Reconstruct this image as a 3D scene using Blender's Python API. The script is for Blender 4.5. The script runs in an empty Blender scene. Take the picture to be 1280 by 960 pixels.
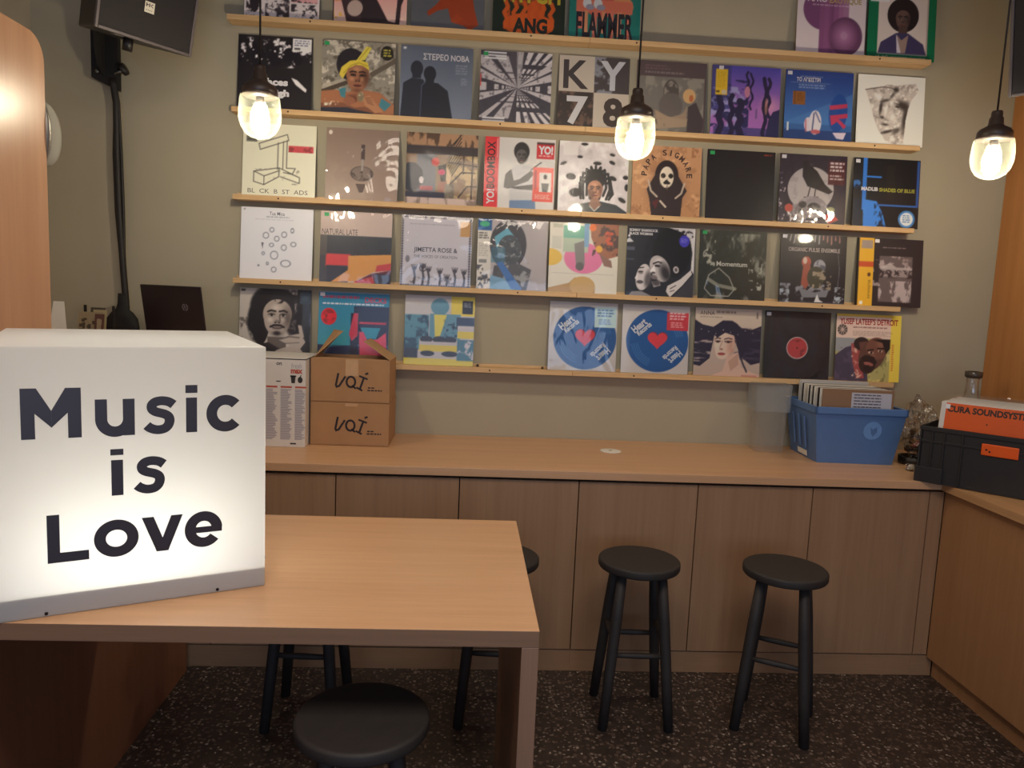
import bpy, bmesh, math, random
import numpy as np
from mathutils import Vector, Matrix

SC = bpy.context.scene
COL = SC.collection
PI = math.pi

# ------------------------------------------------------------------ camera
cam_d = bpy.data.cameras.new('camera')
cam = bpy.data.objects.new('camera', cam_d)
COL.objects.link(cam)
SC.camera = cam
FOCAL_PX = 943.11
cam_d.sensor_fit = 'HORIZONTAL'
cam_d.sensor_width = 36.0
cam_d.lens = FOCAL_PX / 1280 * 36.0
cam_d.clip_start = 0.02
_rx, _ry, _rz = math.radians(-6.799), math.radians(-2.515), math.radians(-3.629)
_R = Matrix.Rotation(_rz, 3, 'Z') @ Matrix.Rotation(_rx, 3, 'X') @ Matrix.Rotation(_ry, 3, 'Y')
_right, _fwd, _up = _R @ Vector((1, 0, 0)), _R @ Vector((0, 1, 0)), _R @ Vector((0, 0, 1))
_M = Matrix((_right, _up, -_fwd)).transposed().to_4x4()
cam.matrix_world = Matrix.Translation((1.0957, -3.485, 1.4918)) @ _M

# ------------------------------------------------------------------ world, lights, exposure
w = bpy.data.worlds.new('world'); SC.world = w; w.use_nodes = True
bg = w.node_tree.nodes['Background']
bg.inputs['Color'].default_value = (0.55, 0.68, 1.0, 1)
bg.inputs['Strength'].default_value = 0.25

def area(name, loc, rot, sx, sy, power, color):
    l = bpy.data.lights.new(name, 'AREA'); l.shape = 'RECTANGLE'
    l.size, l.size_y, l.energy, l.color = sx, sy, power, color
    o = bpy.data.objects.new(name, l); COL.objects.link(o)
    o.location = loc; o.rotation_euler = rot
    return o

# daylight coming through the shop window in the front wall (behind the photographer)
area('window_daylight', (1.4, -6.72, 1.65), (math.radians(90), 0, 0), 3.6, 2.1, 40, (0.56, 0.72, 1.0))
# the shop's ceiling light panel above the photographer
area('ceiling_light', (1.25, -3.0, 3.05), (0, 0, 0), 1.6, 0.8, 27, (1.0, 0.86, 0.70))

PENDANT_STRENGTH = 165.0
SIGN_POWER = 2.6

SC.view_settings.view_transform = 'Standard'
SC.view_settings.look = 'None'
SC.view_settings.gamma = 1.0
SC.view_settings.use_curve_mapping = False
SC.view_settings.exposure = 0.50
SC.cycles.use_denoising = True
SC.cycles.max_bounces = 8
SC.cycles.transparent_max_bounces = 16
SC.cycles.caustics_reflective = False
SC.cycles.caustics_refractive = False

# ------------------------------------------------------------------ helpers
def lin(c):
    c = np.asarray(c, dtype=np.float64)
    return np.where(c <= 0.04045, c / 12.92, ((c + 0.055) / 1.055) ** 2.4)

def hx(s):
    if isinstance(s, str):
        s = s.lstrip('#')
        if len(s) == 3: s = ''.join(ch * 2 for ch in s)
        return tuple(int(s[i:i + 2], 16) / 255 for i in (0, 2, 4))
    return tuple(v / 255 for v in s)

def lrgb(s):
    return tuple(float(v) for v in lin(hx(s))) + (1.0,)

class NT:
    """small node tree builder"""
    def __init__(self, name):
        self.m = bpy.data.materials.new(name); self.m.use_nodes = True
        self.t = self.m.node_tree; self.t.nodes.clear()
        self.out = self.n('ShaderNodeOutputMaterial')
    def n(self, kind, **kw):
        nd = self.t.nodes.new(kind)
        for k, v in kw.items():
            if k in nd.inputs: nd.inputs[k].default_value = v
            else: setattr(nd, k, v)
        return nd
    def l(self, a, ao, b, bi):
        self.t.links.new(a.outputs[ao], b.inputs[bi])
    def mixrgb(self, fac, a, b, blend='MIX'):
        nd = self.n('ShaderNodeMix', data_type='RGBA', blend_type=blend)
        for k, v in (('Factor', fac), (6, a), (7, b)):
            inp = nd.inputs[k]
            if isinstance(v, tuple) and len(v) == 2 and hasattr(v[0], 'outputs'): self.t.links.new(v[0].outputs[v[1]], inp)
            else: inp.default_value = v
        return nd

def mat(name, col, rough=0.6, metal=0.0, vary=0.06, scale=20.0, bump=0.0, spec=0.5, col2=None, coat=0.0):
    b = NT(name)
    p = b.n('ShaderNodeBsdfPrincipled', Roughness=rough, Metallic=metal)
    p.inputs['Specular IOR Level'].default_value = spec
    if coat: p.inputs['Coat Weight'].default_value = coat
    tc = b.n('ShaderNodeTexCoord')
    nz = b.n('ShaderNodeTexNoise', Scale=scale, Detail=4.0)
    b.l(tc, 'Object', nz, 'Vector')
    c = lrgb(col)
    c2 = lrgb(col2) if col2 else tuple(min(1, v * (1 - 2 * vary)) for v in c[:3]) + (1,)
    mx = b.mixrgb((nz, 'Fac'), c2, c if col2 else tuple(min(1, v * (1 + 2 * vary)) for v in c[:3]) + (1,))
    b.t.links.new(mx.outputs[2], p.inputs['Base Color'])
    if bump:
        bp = b.n('ShaderNodeBump', Strength=bump, Distance=0.002)
        nz2 = b.n('ShaderNodeTexNoise', Scale=scale * 8, Detail=3.0)
        b.l(tc, 'Object', nz2, 'Vector'); b.l(nz2, 'Fac', bp, 'Height'); b.l(bp, 'Normal', p, 'Normal')
    b.l(p, 'BSDF', b.out, 'Surface')
    return b.m

def wood(name, c0, c1, rough=0.4, stretch=(1.2, 28, 28), coat=0.0, spec=0.5, fine=9.0):
    b = NT(name)
    p = b.n('ShaderNodeBsdfPrincipled', Roughness=rough)
    p.inputs['Specular IOR Level'].default_value = spec
    p.inputs['Coat Weight'].default_value = coat
    tc = b.n('ShaderNodeTexCoord'); mp = b.n('ShaderNodeMapping'); mp.inputs['Scale'].default_value = stretch
    b.l(tc, 'Object', mp, 'Vector')
    n1 = b.n('ShaderNodeTexNoise', Scale=1.0, Detail=5.0, Roughness=0.6); b.l(mp, 'Vector', n1, 'Vector')
    n2 = b.n('ShaderNodeTexNoise', Scale=fine, Detail=2.0); b.l(mp, 'Vector', n2, 'Vector')
    r = b.n('ShaderNodeMapRange'); r.inputs['From Min'].default_value = 0.3; r.inputs['From Max'].default_value = 0.7
    b.l(n1, 'Fac', r, 'Value')
    m1 = b.mixrgb((r, 'Result'), lrgb(c0), lrgb(c1))
    r2 = b.n('ShaderNodeMapRange'); r2.inputs['To Min'].default_value = 0.92; r2.inputs['To Max'].default_value = 1.08
    b.l(n2, 'Fac', r2, 'Value')
    m2 = b.mixrgb(1.0, (m1, 2), (r2, 'Result'), 'MULTIPLY')
    b.t.links.new(m2.outputs[2], p.inputs['Base Color'])
    b.l(p, 'BSDF', b.out, 'Surface')
    return b.m

def terrazzo(name):
    b = NT(name)
    p = b.n('ShaderNodeBsdfPrincipled', Roughness=0.38)
    tc = b.n('ShaderNodeTexCoord')
    def chips(scale, keep, seed):
        mp = b.n('ShaderNodeMapping'); mp.inputs['Location'].default_value = (seed, seed * 2, seed)
        dn = b.n('ShaderNodeTexNoise', Scale=scale * .9, Detail=2.0); b.l(tc, 'Object', dn, 'Vector')
        dm = b.n('ShaderNodeVectorMath', operation='MULTIPLY_ADD'); dm.inputs[1].default_value = (1.1 / scale,) * 3
        b.l(dn, 'Color', dm, 0); b.l(tc, 'Object', dm, 2); b.l(dm, 0, mp, 'Vector')
        v = b.n('ShaderNodeTexVoronoi', Scale=scale); b.l(mp, 'Vector', v, 'Vector')
        s = b.n('ShaderNodeSeparateColor'); b.l(v, 'Color', s, 'Color')
        gt = b.n('ShaderNodeMath', operation='GREATER_THAN'); gt.inputs[1].default_value = keep; b.l(s, 'Red', gt, 0)
        lt = b.n('ShaderNodeMath', operation='LESS_THAN'); lt.inputs[1].default_value = 0.42; b.l(v, 'Distance', lt, 0)
        mu = b.n('ShaderNodeMath', operation='MULTIPLY'); b.l(gt, 0, mu, 0); b.l(lt, 0, mu, 1)
        return mu, s
    nz = b.n('ShaderNodeTexNoise', Scale=30.0, Detail=6.0); b.l(tc, 'Object', nz, 'Vector')
    base = b.mixrgb((nz, 'Fac'), lrgb('#1e1816'), lrgb('#4c413c'))
    f1, s1 = chips(60, 0.45, 1.3)
    m1 = b.mixrgb((f1, 0), (base, 2), lrgb('#5c4c45'))
    f2, s2 = chips(75, 0.80, 7.1)
    m2 = b.mixrgb((f2, 0), (m1, 2), lrgb('#7d7068'))
    f3, s3 = chips(95, 0.955, 3.7)
    m3 = b.mixrgb((f3, 0), (m2, 2), lrgb('#a89c92'))
    b.t.links.new(m3.outputs[2], p.inputs['Base Color'])
    b.l(p, 'BSDF', b.out, 'Surface')
    return b.m

def clear_film(name, rough=0.06, bump=0.25, scale=14.0, tint=(1, 1, 1, 1), gloss=0.05, stretch=(1, 1, 1)):
    """thin clear plastic: see-through with a wrinkled reflective skin"""
    b = NT(name)
    tr = b.n('ShaderNodeBsdfTransparent', Color=tint)
    gl = b.n('ShaderNodeBsdfGlossy', Roughness=rough)
    lw = b.n('ShaderNodeLayerWeight', Blend=0.25)
    tc = b.n('ShaderNodeTexCoord'); mp = b.n('ShaderNodeMapping'); mp.inputs['Scale'].default_value = stretch
    oi = b.n('ShaderNodeObjectInfo')
    ad = b.n('ShaderNodeVectorMath', operation='ADD')
    sc = b.n('ShaderNodeVectorMath', operation='SCALE'); sc.inputs['Scale'].default_value = 13.0
    b.l(oi, 'Location', sc, 0); b.l(tc, 'Object', ad, 0); b.l(sc, 0, ad, 1); b.l(ad, 0, mp, 'Vector')
    nz = b.n('ShaderNodeTexNoise', Scale=scale, Detail=2.5, Roughness=0.5, Distortion=1.2)
    b.l(mp, 'Vector', nz, 'Vector')
    bp = b.n('ShaderNodeBump', Strength=bump, Distance=0.02); b.l(nz, 'Fac', bp, 'Height')
    b.l(bp, 'Normal', gl, 'Normal'); b.l(bp, 'Normal', lw, 'Normal')
    ma = b.n('ShaderNodeMath', operation='MULTIPLY_ADD'); ma.inputs[1].default_value = 0.5; ma.inputs[2].default_value = gloss
    ma.use_clamp = True
    b.l(lw, 'Fresnel', ma, 0)
    mx = b.n('ShaderNodeMixShader'); b.l(ma, 0, mx, 'Fac'); b.l(tr, 0, mx, 1); b.l(gl, 0, mx, 2)
    b.l(mx, 0, b.out, 'Surface')
    return b.m

def frosted(name, col, trans=0.35, transl=0.3, rough=0.25):
    b = NT(name)
    tr = b.n('ShaderNodeBsdfTransparent', Color=lrgb(col))
    tl = b.n('ShaderNodeBsdfTranslucent', Color=lrgb(col))
    p = b.n('ShaderNodeBsdfPrincipled', Roughness=rough); p.inputs['Base Color'].default_value = lrgb(col)
    nz = b.n('ShaderNodeTexNoise', Scale=9.0, Detail=2.0); tc = b.n('ShaderNodeTexCoord'); b.l(tc, 'Object', nz, 'Vector')
    bp = b.n('ShaderNodeBump', Strength=0.1, Distance=0.01); b.l(nz, 'Fac', bp, 'Height'); b.l(bp, 'Normal', p, 'Normal')
    m1 = b.n('ShaderNodeMixShader', Fac=transl); b.l(p, 0, m1, 1); b.l(tl, 0, m1, 2)
    m2 = b.n('ShaderNodeMixShader', Fac=trans); b.l(m1, 0, m2, 1); b.l(tr, 0, m2, 2)
    b.l(m2, 0, b.out, 'Surface')
    return b.m

def emit(name, col, strength):
    b = NT(name); e = b.n('ShaderNodeEmission', Color=col, Strength=strength); b.l(e, 0, b.out, 'Surface')
    return b.m

_ink = {}
def ink(c, rough=0.5):
    c = c if isinstance(c, str) else '#%02x%02x%02x' % tuple(int(v) for v in c)
    k = (c, rough)
    if k not in _ink:
        b = NT('printed_ink'); p = b.n('ShaderNodeBsdfPrincipled', Roughness=rough)
        p.inputs['Base Color'].default_value = lrgb(c); b.l(p, 0, b.out, 'Surface'); _ink[k] = b.m
    return _ink[k]

class MB:
    """collects geometry into one bmesh"""
    def __init__(self): self.b = bmesh.new(); self.smooth = []
    def box(self, x0, x1, y0, y1, z0, z1, bevel=0.0, seg=2, mi=0, M=None):
        t = bmesh.new()
        bmesh.ops.create_cube(t, size=1.0)
        for v in t.verts:
            v.co = Vector((x0 + (v.co.x + .5) * (x1 - x0), y0 + (v.co.y + .5) * (y1 - y0), z0 + (v.co.z + .5) * (z1 - z0)))
        if bevel > 0: bmesh.ops.bevel(t, geom=t.edges[:], offset=bevel, segments=seg, profile=0.6, affect='EDGES')
        return self._add(t, mi, M)
    def _add(self, t, mi=0, M=None, smooth=False):
        vs = {}
        for v in t.verts: vs[v] = self.b.verts.new(M @ v.co if M else v.co)
        for f in t.faces:
            try: nf = self.b.faces.new([vs[v] for v in f.verts])
            except ValueError: continue
            nf.material_index = mi; nf.smooth = smooth or f.smooth
        t.free(); return self
    def poly(self, pts, mi=0, M=None):
        f = self.b.faces.new([self.b.verts.new(M @ Vector(p) if M else Vector(p)) for p in pts]); f.material_index = mi
        return self
    def prism(self, pts, a, thick, mi=0, M=None, bevel=0.0):
        """polygon pts (3D) extruded by vector a*thick"""
        t = bmesh.new(); a = Vector(a) * thick
        lo = [t.verts.new(Vector(p)) for p in pts]; hi = [t.verts.new(Vector(p) + a) for p in pts]
        n = len(pts)
        t.faces.new(lo[::-1]); t.faces.new(hi)
        for i in range(n): t.faces.new((lo[i], lo[(i + 1) % n], hi[(i + 1) % n], hi[i]))
        bmesh.ops.recalc_face_normals(t, faces=t.faces[:])
        if bevel: bmesh.ops.bevel(t, geom=t.edges[:], offset=bevel, segments=2, profile=.6, affect='EDGES')
        return self._add(t, mi, M)
    def lathe(self, prof, n=32, mi=0, M=None, smooth=True, caps=True):
        t = bmesh.new(); rings = []
        for r, z in prof:
            rings.append([t.verts.new((r * math.cos(2 * PI * k / n), r * math.sin(2 * PI * k / n), z)) for k in range(n)])
        for a, b_ in zip(rings[:-1], rings[1:]):
            for k in range(n):
                f = t.faces.new((a[k], a[(k + 1) % n], b_[(k + 1) % n], b_[k])); f.smooth = smooth
        if caps:
            if prof[0][0] > 1e-6: t.faces.new(rings[0][::-1])
            if prof[-1][0] > 1e-6: t.faces.new(rings[-1])
        bmesh.ops.remove_doubles(t, verts=t.verts[:], dist=1e-6)
        return self._add(t, mi, M)
    def tube(self, pts, r, n=12, mi=0, smooth=True):
        """tube with per-point radius along a path"""
        t = bmesh.new(); pts = [Vector(p) for p in pts]
        rs = r if isinstance(r, (list, tuple)) else [r] * len(pts)
        rings = []; ref = Vector((0, 0, 1))
        for i, p in enumerate(pts):
            d = (pts[min(i + 1, len(pts) - 1)] - pts[max(i - 1, 0)]).normalized()
            u = d.cross(ref if abs(d.dot(ref)) < .95 else Vector((1, 0, 0))).normalized(); v = d.cross(u)
            rings.append([t.verts.new(p + (u * math.cos(2 * PI * k / n) + v * math.sin(2 * PI * k / n)) * rs[i]) for k in range(n)])
        for a, b_ in zip(rings[:-1], rings[1:]):
            for k in range(n):
                f = t.faces.new((a[k], a[(k + 1) % n], b_[(k + 1) % n], b_[k])); f.smooth = smooth
        t.faces.new(rings[0][::-1]); t.faces.new(rings[-1])
        bmesh.ops.recalc_face_normals(t, faces=t.faces[:])
        return self._add(t, mi)
    def stroke(self, pts, wd, y=0.0, mi=0, closed=False):
        """flat thick line in the x/z plane"""
        P = [Vector((p[0], p[1])) for p in pts]; n = len(P); L = []; R_ = []
        for i in range(n):
            a = P[i - 1] if (i > 0 or closed) else P[i]; c = P[(i + 1) % n] if (i < n - 1 or closed) else P[i]
            d1 = (P[i] - a); d2 = (c - P[i])
            d1 = d1.normalized() if d1.length > 1e-9 else d2.normalized()
            d2 = d2.normalized() if d2.length > 1e-9 else d1
            t = (d1 + d2).normalized(); nn = Vector((-t.y, t.x)); k = 1 / max(.4, nn.dot(Vector((-d1.y, d1.x))))
            L.append(P[i] + nn * wd / 2 * k); R_.append(P[i] - nn * wd / 2 * k)
        vl = [self.b.verts.new((p.x, y, p.y)) for p in L]; vr = [self.b.verts.new((p.x, y, p.y)) for p in R_]
        for i in range(n if closed else n - 1):
            j = (i + 1) % n
            f = self.b.faces.new((vr[i], vr[j], vl[j], vl[i])); f.material_index = mi
        return self
    def rect(self, x0, z0, x1, z1, y=0.0, mi=0):
        return self.poly([(x0, y, z0), (x1, y, z0), (x1, y, z1), (x0, y, z1)], mi)
    def disc(self, cx, cz, rx, rz, y=0.0, mi=0, n=28):
        return self.poly([(cx + rx * math.cos(2 * PI * k / n), y, cz + rz * math.sin(2 * PI * k / n)) for k in range(n)], mi)
    def mesh(self, name, mats):
        me = bpy.data.meshes.new(name); self.b.to_mesh(me); self.b.free()
        for m in (mats if isinstance(mats, (list, tuple)) else [mats]): me.materials.append(m)
        return me
    def obj(self, name, mats, parent=None, loc=None, rot=None, label=None):
        o = bpy.data.objects.new(name, self.mesh(name, mats)); COL.objects.link(o)
        if parent: o.parent = parent
        if loc: o.location = loc
        if rot: o.rotation_euler = rot
        if label: o['label'] = label
        return o

def thing(name, label, cat, loc=(0, 0, 0), rotz=0.0, group=None):
    o = bpy.data.objects.new(name, None); COL.objects.link(o); o.empty_display_size = .05
    o.location = loc; o.rotation_euler = (0, 0, rotz); o['label'] = label; o['category'] = cat
    if group: o['group'] = group
    return o

def tag(o, label, cat, group=None):
    o['label'] = label; o['category'] = cat
    if group: o['group'] = group
    return o

def struct(o):
    o['kind'] = 'structure'; return o

def mesh_obj(name, me, parent=None, loc=None, rot=None):
    o = bpy.data.objects.new(name, me); COL.objects.link(o)
    if parent: o.parent = parent
    if loc: o.location = loc
    if rot: o.rotation_euler = rot
    return o

def text_mesh(s, bold=0.0):
    c = bpy.data.curves.new('lettering', 'FONT'); c.body = s; c.resolution_u = 3; c.offset = bold
    o = bpy.data.objects.new('lettering', c); COL.objects.link(o)
    dg = bpy.context.evaluated_depsgraph_get()
    ev = o.evaluated_get(dg); src = ev.to_mesh()
    n = len(src.vertices); co = np.empty(n * 3); src.vertices.foreach_get('co', co); co = co.reshape(-1, 3)[:, :2].copy()
    faces = [tuple(p.vertices) for p in src.polygons]
    ev.to_mesh_clear(); bpy.data.objects.remove(o); bpy.data.curves.remove(c)
    return co, faces

def add_text(mb, s, x0, z0, x1, z1, y, bold=0.02, rot=0.0, mi=0, keep=False):
    """fit text into a box of the x/z plane"""
    co, faces = text_mesh(s, bold)
    if not len(co): return
    lo, hi = co.min(0), co.max(0); sz = np.maximum(hi - lo, 1e-6)
    sx, szz = (x1 - x0) / sz[0], (z1 - z0) / sz[1]
    if keep: sx = szz = min(sx, szz)
    cx, cz = (x0 + x1) / 2, (z0 + z1) / 2
    q = (co - (lo + hi) / 2) * (sx, szz)
    cr, sr = math.cos(rot), math.sin(rot)
    vs = [mb.b.verts.new((cx + a * cr - b * sr, y, cz + a * sr + b * cr)) for a, b in q]
    for f in faces:
        try: nf = mb.b.faces.new([vs[i] for i in f]); nf.material_index = mi
        except ValueError: pass

# ------------------------------------------------------------------ materials
M_WALL = mat('wall_paint', '#a89f8a', 0.85, vary=0.03, scale=3, bump=0.15)
M_WALL_SIDE = mat('side_wall_paint', '#b5aa98', 0.85, vary=0.03, scale=3)
M_CEIL = mat('ceiling_paint', '#c9c2b6', 0.9, vary=0.02)
M_FLOOR = terrazzo('terrazzo')
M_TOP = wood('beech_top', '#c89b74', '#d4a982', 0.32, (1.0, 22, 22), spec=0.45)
M_DOOR = wood('beech_front', '#9d7859', '#a98564', 0.45, (26, 26, 0.9), spec=0.35)
M_EDGE_SHADED = wood('beech_table_edge_shaded', '#80634f', '#8c6e59', 0.45, (0.9, 26, 26), spec=0.3)  # same beech as the tabletop, shade of its unlit sides put into the colour
M_DOOR_SIDE = wood('beech_side_front', '#a0744f', '#ac7f5a', 0.45, (26, 26, 0.9), spec=0.35)
M_DOOR_X = wood('beech_edge', '#9d7859', '#a98564', 0.45, (0.9, 26, 26), spec=0.35)
M_PANEL = wood('beech_panel', '#b48666', '#c09472', 0.3, (20, 20, 0.8), spec=0.5)
M_SHELF = wood('pine_shelf', '#c6a072', '#d8b688', 0.5, (1.5, 40, 40), spec=0.3)
M_DARKGAP = mat('dark_gap', '#1a1411', 0.9)
M_STOOL = mat('black_stool_paint', '#322e2d', 0.6, vary=0.1, scale=30, bump=0.1, spec=0.35)
M_BLACK = mat('black_plastic', '#1a1718', 0.45, vary=0.1, scale=40)
M_BLACKMATTE = mat('black_matte', '#161314', 0.8, vary=0.1, scale=40)
M_GRILLE = mat('speaker_grille', '#242022', 0.75, vary=0.2, scale=250, bump=0.3)
M_RIM = mat('speaker_rim', '#5a5254', 0.4, vary=0.05)
M_CARD = mat('cardboard', '#a9805a', 0.8, vary=0.05, scale=14, bump=0.15)
M_CARD_IN = mat('cardboard_inside', '#b08a62', 0.85, vary=0.05, scale=14)
M_WHITE = mat('white_card', '#d9d5d2', 0.5, vary=0.02)
M_PAPER = mat('paper', '#e4e0d8', 0.7, vary=0.03)
M_GREY = mat('grey_print', '#9492a4', 0.6)
M_BLUE = mat('blue_crate_plastic', '#5577ab', 0.42, vary=0.04, scale=30)
M_BLUE_LIGHT = mat('blue_emblem', '#6c97cf', 0.5, vary=0.05, scale=60)
M_CRATE = mat('charcoal_crate_plastic', '#232122', 0.5, vary=0.06, scale=30, bump=0.1)
M_ORANGE = mat('orange_print', '#e0580f', 0.5, vary=0.03)
M_ACRYL_TRAY = mat('sign_base_metal', '#aeb0c8', 0.5, vary=0.02)
M_SCREW = mat('screw', '#2a2226', 0.4, metal=0.8)
M_STEEL = mat('steel', '#8d8a86', 0.35, metal=0.9)
M_LAMPCAP = mat('bakelite', '#3a2d28', 0.42, vary=0.08, scale=60, spec=0.6)
M_CORD = mat('black_cord', '#1c1715', 0.6)
M_FILM = clear_film('clear_sleeve', 0.07, 0.07, 5.0, gloss=0.012)
M_FILM_WRINKLED = clear_film('wrinkled_sleeve', 0.07, 0.75, 5.0, gloss=0.05, stretch=(1, 1, .6))
M_CELLO = clear_film('cellophane', 0.07, 1.0, 24.0, gloss=0.24)
M_GLASS = clear_film('clear_glass', 0.03, 0.05, 10.0, gloss=0.06)
M_FROST = frosted('frosted_plastic', '#f4f2ee', 0.80, 0.5, 0.3)
M_FROST2 = frosted('frosted_lid_plastic', '#eef2f6', 0.78, 0.5, 0.3)
M_BULB = emit('lit_bulb', (1.0, 0.86, 0.66, 1), PENDANT_STRENGTH)
M_GREEN_ST = ink('#2fae62'); M_WHITE_ST = ink('#e6e4ea')

def make_lamp_glass():
    b = NT('ribbed_lamp_glass')
    tr = b.n('ShaderNodeBsdfTransparent', Color=(0.97, 0.98, 0.94, 1))
    tl = b.n('ShaderNodeBsdfTranslucent', Color=(0.86, 0.93, 0.72, 1))
    gl = b.n('ShaderNodeBsdfGlossy', Roughness=0.08)
    tc = b.n('ShaderNodeTexCoord')
    wv = b.n('ShaderNodeTexWave', Scale=60.0, wave_type='BANDS', bands_direction='Z'); b.l(tc, 'Object', wv, 'Vector')
    bp = b.n('ShaderNodeBump', Strength=0.25, Distance=0.004); b.l(wv, 'Fac', bp, 'Height'); b.l(bp, 'Normal', gl, 'Normal')
    lw = b.n('ShaderNodeLayerWeight', Blend=0.35)
    ma = b.n('ShaderNodeMath', operation='MULTIPLY_ADD'); ma.inputs[1].default_value = 0.07; ma.inputs[2].default_value = 0.0055; ma.use_clamp = True
    b.l(lw, 'Facing', ma, 0)
    m1 = b.n('ShaderNodeMixShader'); b.l(ma, 0, m1, 'Fac'); b.l(tr, 0, m1, 1); b.l(tl, 0, m1, 2)
    m2 = b.n('ShaderNodeMixShader', Fac=0.05); b.l(m1, 0, m2, 1); b.l(gl, 0, m2, 2)
    b.l(m2, 0, b.out, 'Surface'); return b.m
M_LAMPGLASS = make_lamp_glass()
M_DOME = frosted('ribbed_dome_glass', '#dcdcd6', 0.45, 0.35, 0.15)

def make_acrylic():
    b = NT('opal_acrylic')
    tl = b.n('ShaderNodeBsdfTranslucent', Color=(0.90, 0.88, 0.78, 1))
    p = b.n('ShaderNodeBsdfPrincipled', Roughness=0.35); p.inputs['Base Color'].default_value = (0.60, 0.59, 0.57, 1)
    nz = b.n('ShaderNodeTexNoise', Scale=4.0); r = b.n('ShaderNodeMapRange'); r.inputs['To Min'].default_value = 0.48; r.inputs['To Max'].default_value = 0.52
    b.l(nz, 'Fac', r, 'Value')
    m = b.n('ShaderNodeMixShader'); b.l(r, 'Result', m, 'Fac'); b.l(p, 0, m, 1); b.l(tl, 0, m, 2)
    b.l(m, 0, b.out, 'Surface'); return b.m
M_ACRYLIC = make_acrylic()

def make_print():
    b = NT('printed_cover')
    at = b.n('ShaderNodeAttribute', attribute_name='Col')
    p = b.n('ShaderNodeBsdfPrincipled', Roughness=0.42); p.inputs['Specular IOR Level'].default_value = 0.4
    b.l(at, 'Color', p, 'Base Color'); b.l(p, 0, b.out, 'Surface'); return b.m
M_PRINT = make_print()

# ------------------------------------------------------------------ the setting
X0, X1, YF, ZC = -0.80, 3.60, -6.80, 3.10
struct(MB().box(X0 - .1, X1 + .1, YF - .1, .1, -.1, 0).obj('floor', M_FLOOR))
struct(MB().box(X0 - .1, X1 + .1, 0, .1, 0, ZC).obj('wall_back', M_WALL))
struct(MB().box(X0 - .1, X0, YF, 0, 0, ZC).obj('wall_left', M_WALL_SIDE))
wr = struct(MB().box(X1, X1 + .1, YF, 0, 0, ZC).obj('wall_right', M_WALL))
MB().box(X1 - .012, X1, -3.2, -.004, .82, 2.75).obj('wood_panel', wood('orange_panel', '#a8703f', '#b57d4b', .4, (20, 20, .8), spec=.35), wr)
struct(MB().box(X0 - .1, X1 + .1, YF - .1, .1, ZC, ZC + .1).obj('ceiling', M_CEIL))
wf = MB(); wf.box(X0 - .1, X1 + .1, YF - .1, YF, 0, .55); wf.box(X0 - .1, X1 + .1, YF - .1, YF, 2.75, ZC)
wf.box(X0 - .1, -.45, YF - .1, YF, .55, 2.75); wf.box(3.25, X1 + .1, YF - .1, YF, .55, 2.75)
struct(wf.obj('wall_front', M_WALL))
win = MB()
for xa in (-.45, .78, 2.0, 3.19): win.box(xa, xa + .06, YF - .08, YF - .02, .55, 2.75)
win.box(-.45, 3.25, YF - .08, YF - .02, .55, .61); win.box(-.45, 3.25, YF - .08, YF - .02, 2.69, 2.75)
wo = struct(win.obj('window_1', M_BLACK))
MB().box(-.40, 3.2, YF - .055, YF - .045, .6, 2.7).obj('pane', M_GLASS, wo)

# tall wooden partition on the left, with a rounded upper corner
def partition():
    xs, ye, zt, r = -0.10, -1.228, 2.137, .07
    pts = [(xs, -3.2, .0), (xs, ye, .0), (xs, ye, zt - r)]
    for k in range(1, 9):
        a = PI / 2 * k / 8; pts.append((xs, ye - r + r * math.cos(a), zt - r + r * math.sin(a)))
    pts.append((xs, -3.2, zt))
    o = MB().prism(pts, (-1, 0, 0), .04).obj('trim_1', M_PANEL)
    return struct(o)
partition()

# back counter: worktop, plinth and cabinets with one door each
CT = .825
YFRONT = -.663
def counter():
    tag(MB().box(-.78, 3.598, YFRONT, -.002, CT - .032, CT, bevel=.002).obj('worktop', M_TOP),
        'long beech worktop running under the record shelves', 'worktop')
    edges = [-.32, .15, .620, 1.091, 1.555, 2.027, 2.491, 2.972]
    where = ['leftmost, behind the table and the lit sign', 'second from the left, hidden behind the lit sign',
             'above the right half of the table', 'at the table end, behind the half hidden stool',
             'between the table end and the stool below the middle lamp', 'behind the stool below the middle lamp',
             'rightmost, beside the corner with the return counter']
    for i in range(len(edges) - 1):
        a, b = edges[i], edges[i + 1]
        t = thing('base_cabinet', 'plain beech base cabinet ' + where[i], 'cabinet', ((a + b) / 2, -.33, 0), 0, 'base cabinets under the long worktop')
        hw = (b - a) / 2
        MB().box(-hw, hw, -.285, .325, .088, CT - .034).obj('carcass', M_DARKGAP, t)
        MB().box(-hw + .002, hw - .002, -.310, -.290, .094, CT - .046, bevel=.0012).obj('door', M_DOOR, t)
        MB().box(-hw, hw, -.303, -.26, .0, .088, bevel=.001).obj('plinth', M_DOOR_X, t)
    t = thing('corner_filler', 'narrow beech filler strip in the corner where the two counters meet', 'panel', (3.0, -.33, 0))
    MB().box(-.026, .032, -.310, .32, .094, CT - .046, bevel=.001).obj('strip', M_DOOR, t)
    MB().box(-.028, .062, -.303, .3, 0, .088).obj('plinth', M_DOOR_X, t)
counter()

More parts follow.
